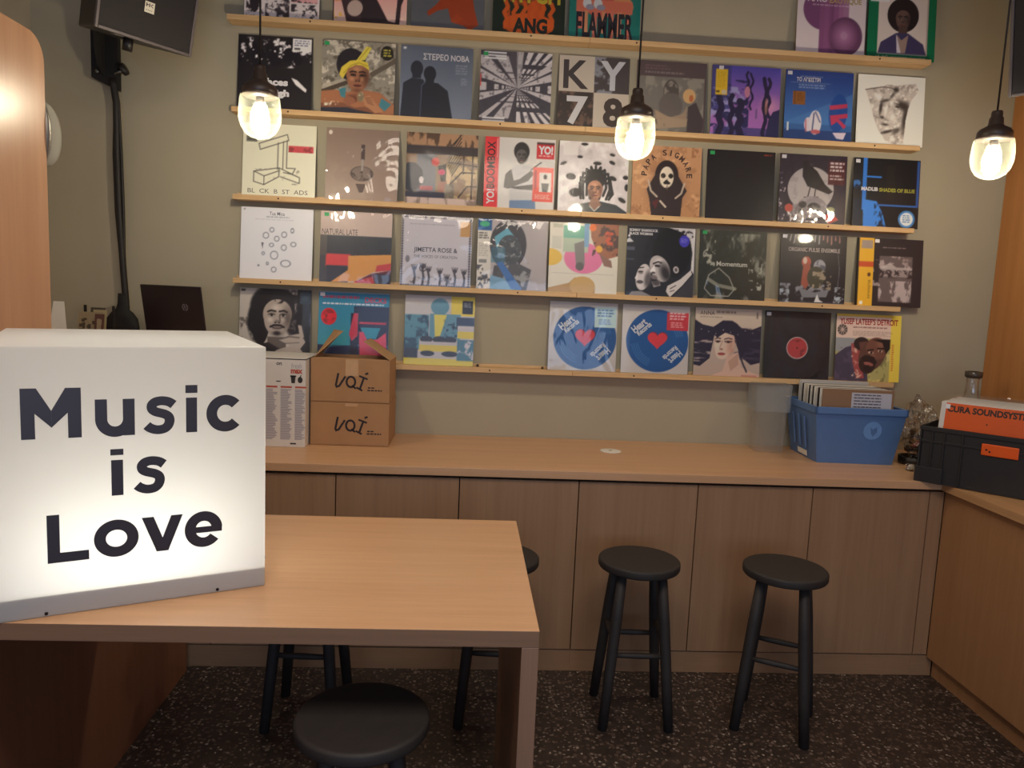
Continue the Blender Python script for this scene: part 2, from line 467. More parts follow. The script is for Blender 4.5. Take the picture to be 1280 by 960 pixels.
def right_counter():
    t = thing('return_counter', 'beech return counter along the right wall, holding the charcoal crate', 'counter', (3.3, -1.9, 0))
    MB().box(-.298, .286, -1.3, 1.2345, CT - .034, CT - .002, bevel=.002).obj('counter_top', wood('beech_top_side', '#b88c62', '#c69b70', .35, (22, 1, 22)), t)
    MB().box(-.266, -.246, -1.3, 1.258, .085, CT - .036).obj('front_panel', M_DOOR_SIDE, t)
    MB().box(-.22, .286, -1.3, 1.258, .085, CT - .036).obj('carcass', M_DARKGAP, t)
    MB().box(-.236, -.20, -1.3, 1.262, 0, .085).obj('plinth', M_DOOR_SIDE, t)
right_counter()

def left_units():
    t = thing('side_cabinet', 'low beech cabinet under the left end of the table', 'cabinet', (-.02, -1.6, 0))
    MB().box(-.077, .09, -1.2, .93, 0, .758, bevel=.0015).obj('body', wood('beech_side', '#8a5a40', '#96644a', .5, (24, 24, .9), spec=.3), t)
    t = thing('raised_desk', 'raised beech desk box in the left corner carrying the laptop', 'desk', (-.36, -.34, CT))
    MB().box(-.42, .445, -.26, .25, 0, .37).obj('body', M_DOOR, t)
    MB().box(-.43, .447, -.27, .255, .37, .40, bevel=.002).obj('desk_top', M_TOP, t)
left_units()
DESK = CT + .40

# ------------------------------------------------------------------ record shelves
SHELF_Z = [2.612, 2.237, 1.870, 1.510, 1.154]
SHELF_X = [(.040, 3.125), (.058, 3.115), (.064, 3.127), (.064, 3.102), (.064, 3.108)]
def shelves():
    nm = ['top', 'second', 'third', 'fourth', 'lowest']
    for i, (z, (a, b)) in enumerate(zip(SHELF_Z, SHELF_X)):
        mid = 1.586
        for j, (p, q) in enumerate(((a, mid - .0006), (mid + .0006, b))):
            t = thing('picture_ledge', 'pale pine record ledge, %s row from above, %s half' % (nm[i], ('left', 'right')[j]), 'shelf',
                      (p, 0, z), 0, 'pine ledges on the back wall')
            m = MB(); m.box(0, q - p, -.078, -.001, -.022, 0, bevel=.0015)
            m.obj('ledge_board', M_SHELF, t)
            MB().box(0, q - p, -.014, -.001, 0, .012, bevel=.001).obj('back_strip', M_SHELF, t)
            rng = random.Random(i * 7 + j)
            for k in range(2):
                x = (q - p) * (.18 + .62 * k) + rng.uniform(-.1, .1)
                MB().lathe([(.0035, 0), (.0035, .002), (0, .0025)], 10, M=Matrix.Translation((x, -.078, -.011)) @ Matrix.Rotation(PI / 2, 4, 'X')).obj('screw', M_SCREW, t)
            if i == 4 and j == 0:
                for x in (1.153 - p, 1.452 - p):
                    MB().lathe([(.006, 0), (.006, .008), (.004, .011), (0, .011)], 12, M=Matrix.Translation((x, -.03, 0))).obj('peg', M_LAMPCAP, t)
shelves()

# ------------------------------------------------------------------ printed covers: a small painter for flat print
NG, SS = 92, 276
_gu, _gv = np.meshgrid((np.arange(SS) + .5) / SS, (np.arange(SS) + .5) / SS)

def value_noise(freq, seed, octaves=4):
    rng = np.random.RandomState(seed); out = np.zeros((SS, SS)); amp = 1.0; tot = 0
    fx, fy = freq if isinstance(freq, tuple) else (freq, freq)
    for _ in range(octaves):
        gx, gy = int(math.ceil(fx)) + 2, int(math.ceil(fy)) + 2
        g = rng.rand(gy, gx); x = _gu * fx; y = _gv * fy
        xi, yi = x.astype(int), y.astype(int); xf, yf = x - xi, y - yi
        xf, yf = xf * xf * (3 - 2 * xf), yf * yf * (3 - 2 * yf)
        out += amp * ((g[yi, xi] * (1 - xf) + g[yi, xi + 1] * xf) * (1 - yf) + (g[yi + 1, xi] * (1 - xf) + g[yi + 1, xi + 1] * xf) * yf)
        tot += amp; amp *= .62; fx *= 2.03; fy *= 2.03
    return out / tot

class Art:
    def __init__(self, col): self.a = np.empty((SS, SS, 3)); self.a[:] = hx(col); self.clip = None
    def put(self, m, c, al=1.0):
        m = np.clip(m, 0, 1) * al
        if self.clip is not None: m = m * self.clip
        self.a += (np.array(hx(c)) - self.a) * m[..., None]; return self
    def soft(self, d): return np.clip(.5 - d * SS, 0, 1)
    def R(self, u0, v0, u1, v1, c, al=1.0):
        return self.put(self.soft(np.maximum(np.maximum(u0 - _gu, _gu - u1), np.maximum(v0 - _gv, _gv - v1))), c, al)
    def eM(self, cx, cy, rx, ry, rot=0.0, blur=0.0):
        x, y = _gu - cx, _gv - cy; c, s = math.cos(rot), math.sin(rot)
        d = np.sqrt(((x * c + y * s) / rx) ** 2 + ((-x * s + y * c) / ry) ** 2)
        if blur: return np.clip((1 - d) / blur, 0, 1)
        return self.soft((d - 1) * min(rx, ry))
    def E(self, cx, cy, rx, ry, c, rot=0.0, al=1.0, blur=0.0): return self.put(self.eM(cx, cy, rx, ry, rot, blur), c, al)
    def ring(self, cx, cy, rx, ry, w_, c, al=1.0):
        d = np.sqrt(((_gu - cx) / rx) ** 2 + ((_gv - cy) / ry) ** 2); return self.put(self.soft(np.abs(d - 1) * min(rx, ry) - w_ / 2), c, al)
    def pM(self, pts):
        ins = np.zeros((SS, SS), bool); n = len(pts)
        for i in range(n):
            (x1, y1), (x2, y2) = pts[i], pts[(i + 1) % n]
            if y1 == y2: continue
            cr = (y1 > _gv) != (y2 > _gv); ins ^= cr & (_gu < (x2 - x1) * (_gv - y1) / (y2 - y1) + x1)
        return ins.astype(float)
    def P(self, pts, c, al=1.0): return self.put(self.pM(pts), c, al)
    def L(self, pts, w_, c, al=1.0):
        m = np.zeros((SS, SS))
        for (x1, y1), (x2, y2) in zip(pts[:-1], pts[1:]):
            dx, dy = x2 - x1, y2 - y1; t = np.clip(((_gu - x1) * dx + (_gv - y1) * dy) / (dx * dx + dy * dy + 1e-12), 0, 1)
            m = np.maximum(m, self.soft(np.hypot(_gu - x1 - t * dx, _gv - y1 - t * dy) - w_ / 2))
        return self.put(m, c, al)
    def G(self, c0, c1, v0=0.0, v1=1.0, axis='v'):
        t = np.clip(((_gv if axis == 'v' else _gu) - v0) / (v1 - v0), 0, 1)
        self.a += ((np.array(hx(c0)) * (1 - t[..., None]) + np.array(hx(c1)) * t[..., None]) - self.a) * (1 if self.clip is None else self.clip[..., None]); return self
    def N(self, c, th, freq, seed, al=1.0, soft=.08, box=None, mask=None):
        m = np.clip((value_noise(freq, seed) - th) / soft, 0, 1)
        if box: m = m * self.soft(np.maximum(np.maximum(box[0] - _gu, _gu - box[2]), np.maximum(box[1] - _gv, _gv - box[3])))
        if mask is not None: m = m * mask
        return self.put(m, c, al)
    def T(self, u0, v0, u1, v1, rows, c, seed=1, al=.8):
        """unreadable small print"""
        rng = random.Random(seed); h = (v1 - v0) / rows
        for r in range(rows):
            u = u0; e = u1 - rng.random() * .2 * (u1 - u0)
            while u < e:
                q = min(e, u + rng.uniform(.02, .07)); self.R(u, v0 + r * h, q, v0 + r * h + h * .55, c, al); u = q + .012
        return self
    def head(self, cx, cy, r, skin, dark, hair=None, turn=0.0, beard=False, lite=None, lips='#6e3c36'):
        """a simple shaded head and face"""
        self.E(cx, cy + r * .12, r * .92, r * 1.22, skin); self.E(cx, cy - r * .2, r, r * 1.05, skin)
        self.E(cx + r * (.75 - turn), cy + r * .1, r * .55, r * 1.2, dark, 0, .7, .9); self.E(cx, cy + r * 1.2, r * .7, r * .3, dark, 0, .5, .9)
        if lite: self.E(cx - r * .1, cy - r * .65, r * .5, r * .35, lite, 0, .7, .9); self.E(cx - r * .5, cy + r * .2, r * .3, r * .28, lite, 0, .7, .9); self.E(cx + r * .38, cy + r * .2, r * .24, r * .26, lite, 0, .5, .9)
        for s in (-1, 1):
            x = cx + (s * .40 + turn) * r
            self.E(x, cy - r * .16, r * .3, r * .2, dark, 0, .8, .8)
            self.L([(x - s * r * .26, cy - r * .40), (x + s * r * .06, cy - r * .46), (x + s * r * .26, cy - r * .36)], r * .13, '#1a1413')
            self.E(x, cy - r * .13, r * .2, r * .085, '#c9bdb4', 0, .9); self.E(x, cy - r * .14, r * .1, r * .1, '#120d0d'); self.L([(x - r * .22, cy - r * .17), (x + r * .22, cy - r * .17)], r * .06, '#1a1413')
        n = cx + turn * r * 1.3
        self.L([(n + r * .16, cy - r * .1), (n + r * .2, cy + r * .3)], r * .12, dark, .6); self.E(n, cy + r * .3, r * .25, r * .15, dark, 0, .5, .7)
        for s in (-1, 1): self.E(n + s * r * .13, cy + r * .40, r * .08, r * .05, '#1a1212')
        if beard: self.L([(n - r * .46, cy + r * .70), (n - r * .2, cy + r * .57), (n + r * .2, cy + r * .57), (n + r * .46, cy + r * .70)], r * .15, '#191314'); self.E(n, cy + r * 1.14, r * .34, r * .2, '#191314', 0, .9, .6)
        self.E(n, cy + r * .78, r * .34, r * .13, lips); self.L([(n - r * .33, cy + r * .76), (n, cy + r * .79), (n + r * .33, cy + r * .76)], r * .05, '#1c1212')
        return self
    def colors(self):
        k = SS // NG
        # a record print is smooth, so sample back to the grid
        b = self.a.reshape(NG, k, NG, k, 3).mean((1, 3))
        return np.minimum(lin(np.clip(b, 0, 1)) * PRINT_GAIN, 0.86)
PRINT_GAIN = 1.42

# ---- one function per cover; u runs right, v runs down, both 0..1
def a_comic(a):
    a.R(.02, 0, .98, 1, '#c9bfc0')
    for k, (u0, v0, u1, v1) in enumerate([(.03, .03, .30, .5), (.33, .03, .62, .5), (.65, .03, .97, .5), (.03, .53, .26, .98), (.28, .53, .60, .98), (.62, .53, .97, .76), (.62, .78, .97, .98)]):
        if k in (2, 5): a.R(u0, v0, u1, v1, '#d99a9c')
        a.N('#332c33', .5, 11, 20 + k, box=(u0, v0, u1, v1)); a.N('#332c33', .62, 24, 40 + k, box=(u0, v0, u1, v1))
    a.E(.14, .72, .07, .2, '#2a242a')
def a_pinkdance(a):
    a.G('#c56a70', '#e2b3a8'); a.N('#e8742c', .62, 6, 3, box=(0, 0, .25, 1)); a.E(.84, .55, .06, .08, '#e2673a'); a.N('#e9a14a', .6, 9, 8, box=(0, .3, .2, 1))
    a.E(.16, .55, .09, .11, '#2c2226'); a.P([(.1, .62), (.3, .6), (.5, .7), (.62, .9), (.9, .95), (.9, 1), (.2, 1)], '#3a2a2e')
    a.P([(.36, .75), (.47, .5), (.6, .66), (.75, .93), (.4, .97)], '#2b2127'); a.E(.3, .78, .1, .11, '#a9948c', .5)
    a.P([(.9, .2), (1, .1), (1, .5), (.92, .7), (.9, .98), (.84, .98), (.86, .7)], '#2b2127'); a.R(0, .97, 1, 1, '#3a2a30'); a.R(0, 0, .02, 1, '#2c2226')
def a_greyorange(a):
    a.a[:] = hx('#5b5d63'); a.P([(.45, .3), (.78, .25), (.86, .7), (.92, .9), (.8, .98), (.72, .92), (.55, .88), (.5, .7), (.36, .74), (.24, .82), (.22, .76), (.34, .66), (.42, .55)], '#9c3a18')
    a.E(.6, .32, .2, .24, '#9c3a18'); a.N('#b04a24', .6, 5, 4, .5, mask=a.pM([(.45, .3), (.78, .25), (.86, .7), (.8, .98), (.55, .88)]))
def a_witch(a):
    a.a[:] = hx('#10231b'); a.E(.5, .85, .35, .16, '#d65a1e'); a.N('#c8511d', .5, (9, 3), 5, box=(.15, .5, .85, .9))
    for k in range(6):
        u = .18 + .125 * k; a.L([(u, .55), (u + .03, .62), (u - .02, .7), (u + .02, .78), (u, .9)], .055, '#d8581c')
    a.E(.5, .35, .4, .25, '#c9531d', 0, .6); a.R(.05, .12, .95, .4, '#15251c', .5)
def a_flammer(a):
    a.a[:] = hx('#157068'); a.E(.45, .35, .34, .33, '#c4544c'); a.E(.74, .52, .15, .14, '#d98a58'); a.R(.1, .45, .88, .62, '#cf6d55')
    for k, (u, w_, e) in enumerate([(.16, .07, .85), (.24, .05, .95), (.36, .06, .98), (.48, .05, .9), (.6, .05, 1), (.7, .06, .94), (.82, .06, 1)]):
        a.R(u - w_ / 2, .6, u + w_ / 2, e, '#d08863' if k % 2 else '#c8705c')
    for x in (.25, .4): a.E(x, .5, .06, .07, '#ddd8dc'); a.E(x + .04, .55, .06, .04, '#8e8b9c')
def a_purpleb(a):
    a.a[:] = hx('#c2b6bb'); a.E(.38, .36, .29, .29, '#6a4066')
    for k in range(6): a.R(.33 + k * .068, .05, .34 + (k + 1) * .068, 1, ['#77486f', '#835079', '#6d4268', '#7d4c76', '#8d5c82', '#94688a'][k])
    a.E(.71, .72, .245, .27, '#5d3a58')
    for k in range(6): a.E(.69, .71, .2 - .03 * k, .22 - .033 * k, ['#6a4264', '#744a6c', '#7e5276', '#885a80', '#92648a', '#a07898'][k])
    a.R(.33, .05, .5, 1, '#774870', .5); a.T(.22, .295, .84, .32, 1, '#c9b9c6', 3, .7)
def a_green_portrait(a):
    a.a[:] = hx('#0f6342'); a.R(.15, .12, .88, .92, '#c3b6b0'); a.R(.03, .1, .3, .2, '#cfc7c8'); a.R(.86, .12, .88, .92, '#a08f8a')
    a.E(.51, .37, .23, .24, '#231a1c'); a.head(.51, .43, .105, '#5c4640', '#2a1e1e')
    a.R(.45, .52, .58, .66, '#4a3834'); a.P([(.16, .91), (.2, .76), (.42, .62), (.6, .62), (.82, .76), (.87, .91)], '#3a3454'); a.P([(.42, .64), (.5, .72), (.6, .64), (.56, .9), (.46, .9)], '#8a746c'); a.P([(.42, .63), (.5, .9), (.44, .9)], '#b8b2bc')
def a_crowd(a):
    a.a[:] = hx('#1e1a1e'); a.N('#cfcad0', .56, 5.5, 12, box=(.04, .03, .98, .42)); a.N('#17131a', .54, 10, 9, box=(0, 0, 1, .44)); a.E(.27, .28, .09, .12, '#17131a'); a.E(.5, .3, .09, .11, '#17131a'); a.E(.68, .25, .08, .1, '#17131a')
    a.N('#d8d4da', .66, 12, 14, box=(.05, .03, .98, .4)); a.P([(.72, .55), (.8, .58), (.93, .7), (.92, .74), (.78, .64)], '#cfc9cc')
    a.R(.73, .02, .98, .19, '#e6e4ec'); a.T(.75, .04, .96, .13, 3, '#4a4a68', 3); a.R(.75, .14, .83, .17, '#555')
    a.R(0, .42, 1, .5, '#1d191c', .6)
def a_headband(a):
    a.a[:] = hx('#8a8378'); a.N('#bdb5a7', .46, 6, 31, soft=.05); a.N('#4c463c', .60, 13, 32, .8); a.N('#6b6458', .56, 24, 34, .6)
    a.P([(0, .68), (.36, .53), (.4, .57), (0, .75)], '#463c32'); a.P([(0, .62), (.34, .5), (.36, .53), (0, .68)], '#a79c8e', .7); a.P([(.65, .42), (1, .2), (1, .27), (.68, .48)], '#5a5046')
    a.E(.40, .32, .20, .22, '#211d24'); a.P([(0, .70), (.2, .67), (.36, .70), (.44, .66), (.62, .66), (.8, .68), (1, .84), (1, 1), (0, 1)], '#9a6446'); a.P([(0, .86), (.3, .84), (.46, .9), (.6, .88), (.85, .97), (0, 1)], '#6e4432', .8)
    a.P([(.24, .66), (.34, .63), (.33, .78), (.27, .76)], '#3d7582'); a.P([(.82, .75), (.96, .83), (.87, .93), (.79, .86)], '#3d7582')
    a.head(.49, .48, .155, '#8f5f46', '#452a20', lite='#c08e6a', lips='#6a352e'); a.L([(.40, .46), (.46, .465)], .018, '#1c1110'); a.L([(.53, .465), (.60, .46)], .018, '#1c1110')
    a.P([(.24, .46), (.27, .36), (.38, .27), (.50, .25), (.62, .28), (.65, .39), (.56, .33), (.46, .32), (.36, .38), (.29, .52)], '#cfb741'); a.P([(.46, .27), (.60, .06), (.67, .08), (.58, .25)], '#d8c04c'); a.L([(.3, .44), (.4, .33), (.5, .29), (.62, .33)], .012, '#96801f', .8); a.L([(.5, .25), (.63, .08)], .012, '#96801f', .7)
    a.P([(.30, .82), (.36, .72), (.50, .70), (.53, .78), (.46, .84), (.36, .88)], '#8a5740'); a.P([(.56, .76), (.66, .72), (.74, .82), (.86, .94), (.74, .96), (.6, .86)], '#a87554')
    for k in range(4): a.L([(.38 + .03 * k, .74 - .006 * k), (.48, .77 + .018 * k)], .014, '#5a3628', .7); a.L([(.60 + .012 * k, .76 + .022 * k), (.68 + .012 * k, .76 + .03 * k)], .012, '#6a4230', .7)
    a.E(.54, .75, .045, .07, '#7a6c54'); a.N('#cfc4a4', .55, 26, 36, mask=a.eM(.54, .75, .045, .07)); a.P([(0, .92), (.36, .9), (.5, .93), (.7, .96), (.74, 1), (0, 1)], '#292b38'); a.N('#d4c9b6', .56, 24, 35, box=(.05, .78, .24, .9)); a.E(.88, .14, .085, .1, '#1d1a16'); a.R(.79, .15, .97, .2, '#1d1a16'); a.T(.83, .09, .94, .2, 3, '#d9cf5a', 5)

def a_silhouettes(a):
    a.G('#596273', '#6e7688'); a.E(.23, .32, .085, .11, '#232733'); a.R(.17, .32, .29, .45, '#232733'); a.P([(.02, .97), (.05, .52), (.16, .45), (.32, .46), (.4, .6), (.4, 1), (.02, 1)], '#232733')
    a.E(.41, .38, .085, .105, '#1b1f2a'); a.R(.35, .38, .47, .52, '#1b1f2a'); a.P([(.27, 1), (.28, .56), (.36, .5), (.52, .5), (.66, .6), (.74, 1)], '#1b1f2a'); a.L([(.29, .98), (.3, .55), (.34, .5)], .012, '#48506a')
    a.R(.04, .03, .08, .06, '#cfd4dc'); a.T(.76, .24, .93, .38, 4, '#a0a8ba', 3, .5); a.T(.84, .42, .93, .52, 4, '#a0a8ba', 6, .5)
def a_tunnel(a):
    a.a[:] = hx('#3b3842'); dx, dy = _gu - .52, _gv - .5; ax, ay = np.abs(dx) + 1e-4, np.abs(dy) + 1e-4
    fl = ay > ax * .8; ac = np.where(fl, dx / ay, dy / ax); dp = np.where(fl, 1 / ay, 1 / ax)
    bars = (np.sin(ac * 22) > -.2) & (np.sin(dp * 3.2) > -.4) & fl & (dx > 0); a.put(bars.astype(float), '#bdb7bb')
    slab = fl & (dx <= 0) & (((ac < -.25) & (ac > -.75)) | (ac < -1.0)) & (np.sin(dp * 2.2) > -.9); a.put(slab.astype(float), '#a8a1a6')
    wal = (~fl) & ((np.abs(ac - .28) < .10) | (np.abs(ac + .35) < .12) | ((np.abs(ac) < .12) & (np.sin(dp * 4) > 0)) | (np.abs(ac + .75) < .2)); a.put(wal.astype(float), '#b0a9ad')
    a.P([(.36, 0), (.52, .48), (.5, 0)], '#48434c'); a.P([(.4, 1), (.52, .52), (.5, 1)], '#3c3840'); a.P([(.5, 0), (.52, .5), (.56, .5), (.6, 0)], '#9b9699', .8); a.N('#2c2932', .62, 20, 3, al=.5)
    for v in (.02, .06, .1): a.R(.05, v, .36, v + .022, '#dad7dc')
    for v in (.92, .96): a.R(.05, v, .36, v + .02, '#dad7dc')
    a.R(0, .33, .02, .5, '#c4484c')
def a_ky(a):
    a.a[:] = hx('#aca196'); a.R(.5, 0, 1, .5, '#403a3c'); a.R(0, .5, .5, 1, '#352d2c'); a.N('#787a84', .5, 8, 3, box=(.5, 0, .76, .5)); a.N('#5e4a40', .55, 10, 6, box=(0, .5, .5, 1))
def a_painting(a):
    a.a[:] = hx('#4d4144'); a.R(.05, .22, .97, 1, '#6a6560'); a.N('#807b72', .5, 5, 12, box=(.05, .22, .97, 1)); a.T(.12, .06, .5, .14, 2, '#70565a', 2, .6); a.T(.12, .15, .7, .2, 1, '#857a7c', 4, .6)
    a.E(.5, .42, .11, .17, '#4a4442'); a.N('#7b736d', .5, 12, 13, mask=a.eM(.5, .42, .1, .15)); a.E(.5, .62, .17, .18, '#5c5553'); a.E(.76, .47, .09, .1, '#b89468'); a.P([(.28, .68), (.5, .78), (.68, .72), (.74, .6), (.72, .9), (.3, .95)], '#8b7766')
    a.P([(.3, .7), (.42, .76), (.7, .8), (.9, .72), (.72, .9), (.3, .94)], '#94806c'); a.P([(.75, .62), (.86, .55), (.98, .8), (.96, 1), (.74, 1)], '#40373a'); a.E(.79, .5, .03, .05, '#a8603a'); a.N('#3a3336', .6, 7, 15, al=.6, box=(.05, .8, .97, 1))
def a_cactus(a):
    a.G('#4a45a0', '#9a62a8', 0, .6); a.G('#4a45a0', '#40386e', .6, 1) if False else None
    a.P([(.0, .0), (.25, 0), (.3, .6), (0, .7)], '#46447e'); a.N('#8f8ab8', .5, (9, 12), 7, box=(0, .3, .5, 1)); a.N('#2c2a55', .52, (8, 14), 8, box=(0, .2, .55, 1)); a.R(.05, .86, 1, 1, '#3a376c', .8); a.R(0, 0, .28, .5, '#38366a', .5)
    a.E(.86, .55, .2, .2, '#c48aa8', 0, .8, .9); a.P([(.84, .74), (.9, .62), (1, .58), (1, 1), (.8, 1)], '#2c2a4e')
    for x0, y0, y1, w_ in ((.14, .45, 1, .09), (.3, .42, 1, .07), (.42, .5, .95, .1), (.52, .08, .5, .03), (.58, .1, .6, .03), (.78, .16, 1, .055), (.83, .16, .7, .045)):
        a.L([(x0 + .022 * math.sin(k * 1.4 + x0 * 30), y0 + (y1 - y0) * k / 10) for k in range(11)], w_, '#26213f')
    a.E(.52, .36, .04, .08, '#b87890'); a.L([(.66, .6), (.66, .72)], .02, '#5b4a7a'); a.E(.8, .55, .02, .12, '#b07a66', 0, .7)
    a.R(.06, .06, .23, .42, '#c9a52c'); a.T(.08, .1, .21, .33, 8, '#a8841c', 4, .6); a.R(.15, .35, .22, .41, '#b9a890'); a.R(.07, .36, .12, .39, '#5a4a20')
def a_balloons(a):
    a.G('#2a3c7c', '#3e6aa8', 0, .7); a.P([(0, .75), (1, .3), (1, .72), (0, .8)], '#4d78b0', .5); a.R(0, .76, 1, .84, '#36588e', .7); a.R(0, .84, 1, 1, '#2a3f72')
    a.E(.79, .58, .135, .27, '#27488c', .1); a.P([(.66, .48), (.92, .44), (.92, .5), (.67, .54)], '#b03a56'); a.P([(.67, .62), (.93, .58), (.93, .64), (.8, .66), (.92, .76), (.88, .8), (.78, .7), (.7, .76)], '#b03a56'); a.P([(.72, .86), (.92, .85), (.88, .95), (.78, .94)], '#c7b9c8')
    a.E(.36, .76, .06, .1, '#c9bcc6'); a.E(.46, .73, .09, .17, '#cfc6d0'); a.L([(.44, .6), (.42, .86)], .02, '#44507a'); a.L([(.46, .58), (.53, .72)], .02, '#5a5f86'); a.E(.47, .86, .07, .03, '#b25a62'); a.L([(.32, .7), (.33, .86)], .018, '#b2606a')
    a.R(.12, .3, .3, .49, '#86552c'); a.R(.14, .3, .16, .49, '#6c4222'); a.T(.18, .33, .28, .45, 4, '#5a3618', 2, .6); a.T(.22, .085, .56, .1, 1, '#b9c4dc', 3); a.R(.08, .175, .66, .18, '#9fb0cc', .7); a.T(.2, .2, .6, .27, 2, '#b0bdd6', 4, .6); a.R(.05, .74, .075, .86, '#c8cdda')
def a_marble(a):
    a.a[:] = hx('#d6cec7'); S = [(.12, .22), (.2, .19), (.36, .17), (.44, .13), (.56, .14), (.7, .12), (.86, .10), (.9, .2), (.80, .34), (.76, .46), (.73, .62), (.71, .95), (.58, .975), (.46, .96), (.40, .86), (.34, .80), (.26, .62), (.22, .48)]
    m = a.pM(S); a.put(m, '#b3aba5'); a.N('#7a716c', .52, 16, 21, .7, mask=m, soft=.2); a.N('#dcd6d0', .55, 22, 22, .8, mask=m, soft=.15)
    for (x, y, rx, ry, r, al) in ((.68, .42, .16, .09, .45, .95), (.72, .60, .06, .3, .1, .9), (.355, .46, .035, .15, .12, .95), (.38, .60, .05, .03, .2, .9), (.42, .36, .09, .03, -.3, .8), (.43, .70, .07, .022, .05, .9), (.46, .80, .16, .03, -.3, .9), (.60, .78, .1, .05, -.7, .7), (.60, .44, .05, .022, .1, .9), (.57, .2, .06, .06, 0, .9), (.52, .28, .03, .08, .6, .7)): a.put(a.eM(x, y, rx, ry, r, .7) * m, '#37302d', al)
    for (x, y, rx, ry, r) in ((.43, .5, .035, .13, .1), (.53, .58, .09, .1, 0), (.3, .3, .1, .07, 0), (.58, .37, .06, .02, .3), (.44, .66, .05, .015, 0), (.46, .755, .06, .03, 0), (.55, .9, .07, .05, 0)): a.put(a.eM(x, y, rx, ry, r, .8) * m, '#dfd9d3', .8)
    a.L([(.12, .22), (.36, .17), (.5, .18), (.6, .21)], .012, '#2e2826', .8)

def a_hangman(a):
    a.a[:] = hx('#cdcab6'); k = '#4a463e'
    for p in ([(.22, .28), (.6, .14), (.62, .22), (.24, .36), (.22, .28)], [(.48, .26), (.48, .62)], [(.55, .24), (.55, .62)], [(.6, .22), (.6, .6)], [(.16, .66), (.16, .8), (.3, .84), (.5, .72), (.5, .6)], [(.16, .66), (.5, .6), (.78, .72), (.78, .8), (.52, .72)], [(.3, .72), (.3, .84)], [(.16, .66), (.3, .72), (.5, .64)], [(.62, .66), (.78, .72)], [(.6, .6), (.72, .6), (.68, .68), (.56, .66)]):
        a.L(p, .012, k)
    a.N('#6a665a', .64, 16, 3, box=(.16, .62, .78, .84), al=.6); a.E(.37, .16, .06, .05, '#7a766a', 0, .5)
    a.R(.05, .09, .2, .26, '#6c6a60'); a.T(.06, .18, .19, .25, 2, '#2e2c28', 2)
    a.R(.62, .29, .96, .38, '#b8434a'); a.N('#7c2a30', .52, 24, 8, box=(.62, .29, .96, .38), al=.8); a.T(.68, .81, .76, .83, 1, k, 1)
def a_knife(a):
    a.G('#7e6a5f', '#927c70'); a.R(.485, .22, .535, .43, '#3a2a2c'); a.R(.492, .42, .52, .6, '#7c7470'); k = '#4b3c38'
    a.E(.5, .62, .15, .1, '#6f5f58'); a.N('#3f322f', .55, 22, 4, mask=a.eM(.5, .62, .15, .1)); a.ring(.5, .62, .15, .1, .01, k); a.R(.492, .42, .518, .58, '#8d8580'); a.P([(.42, .76), (.56, .76), (.52, .88), (.47, .88)], '#4a3632'); a.E(.06, .07, .025, .03, '#cfc4bc')
def a_street(a):
    a.a[:] = hx('#7f6752'); a.R(0, 0, 1, .2, '#9a7659'); a.N('#4c3728', .5, (12, 4), 3, box=(0, 0, 1, .22)); a.R(0, .18, 1, .3, '#30272a'); a.N('#a8926c', .48, 9, 5, box=(.58, .3, 1, 1)); a.R(.15, .3, .42, .82, '#64666e'); a.E(.08, .62, .16, .2, '#2b2c38')
    for k in range(8): a.L([(.58, .42 + k * .055 - .12), (.76, .3 + k * .055 - .3)], .014, '#2a2220')
    for p in ([(.62, .7), (.78, .53), (.96, .53)], [(.74, .88), (.86, .72), (1, .72)], [(.8, .3), (.8, .55)], [(.93, .2), (.92, .95)], [(.6, .2), (.74, .04)], [(.6, .4), (1, .44)]): a.L(p, .018, '#2a2220')
    a.E(.41, .4, .055, .06, '#b43c3a'); a.P([(.44, .46), (.56, .42), (.62, .6), (.6, .68), (.5, .68)], '#343230'); a.P([(.56, .42), (.64, .58), (.6, .78), (.5, .95), (.47, .93), (.56, .66)], '#b9a283'); a.E(.5, .54, .05, .04, '#b0305a'); a.P([(.46, .68), (.58, .66), (.52, .88), (.46, .8)], '#8c5d50')
    a.R(0, .82, .55, .9, '#28283a'); a.R(.2, .74, .38, .8, '#9a4f56'); a.R(0, .9, 1, 1, '#b49f98'); a.N('#7d6a60', .5, (14, 3), 9, box=(0, .9, 1, 1)); a.E(.22, .66, .03, .05, '#c4bcc0'); a.R(.55, .7, .68, .9, '#4a4a4a', .6)
def a_yo(a):
    a.a[:] = hx('#bfbbb9'); a.R(0, 0, .2, 1, '#c32a30'); a.R(.172, .02, .185, .3, '#d9b8b8', .7)
    a.E(.52, .19, .11, .13, '#231f20'); a.head(.52, .26, .078, '#4f4a4a', '#1f1c1c'); a.P([(.44, .38), (.6, .38), (.7, .42), (.72, 1), (.36, 1), (.38, .46)], '#b3b1b3'); a.P([(.38, .44), (.3, .52), (.28, .7), (.34, .72), (.62, .6), (.7, .5), (.66, .45), (.5, .58), (.42, .6)], '#4e4949'); a.P([(.34, .7), (.7, .64), (.72, .72), (.5, .72)], '#3d3838')
    a.L([(.66, .44), (.8, .33)], .014, '#333'); a.P([(.37, .88), (.73, .86), (.74, 1), (.37, 1)], '#5d7598'); a.R(.73, .05, .98, .28, '#b3242b'); a.R(.73, .05, .98, .08, '#3a2a2a'); a.T(.76, .23, .95, .26, 1, '#e0c0c0', 3)
    a.R(.69, .4, .98, .88, '#cb5147'); a.R(.78, .47, .95, .74, '#c4bebc'); a.E(.865, .53, .025, .035, '#2a2626'); a.P([(.81, .62), (.92, .62), (.9, .74), (.83, .74)], '#555'); a.R(.71, .44, .74, .7, '#93262a'); a.T(.72, .78, .95, .85, 3, '#e6b0a6', 4)
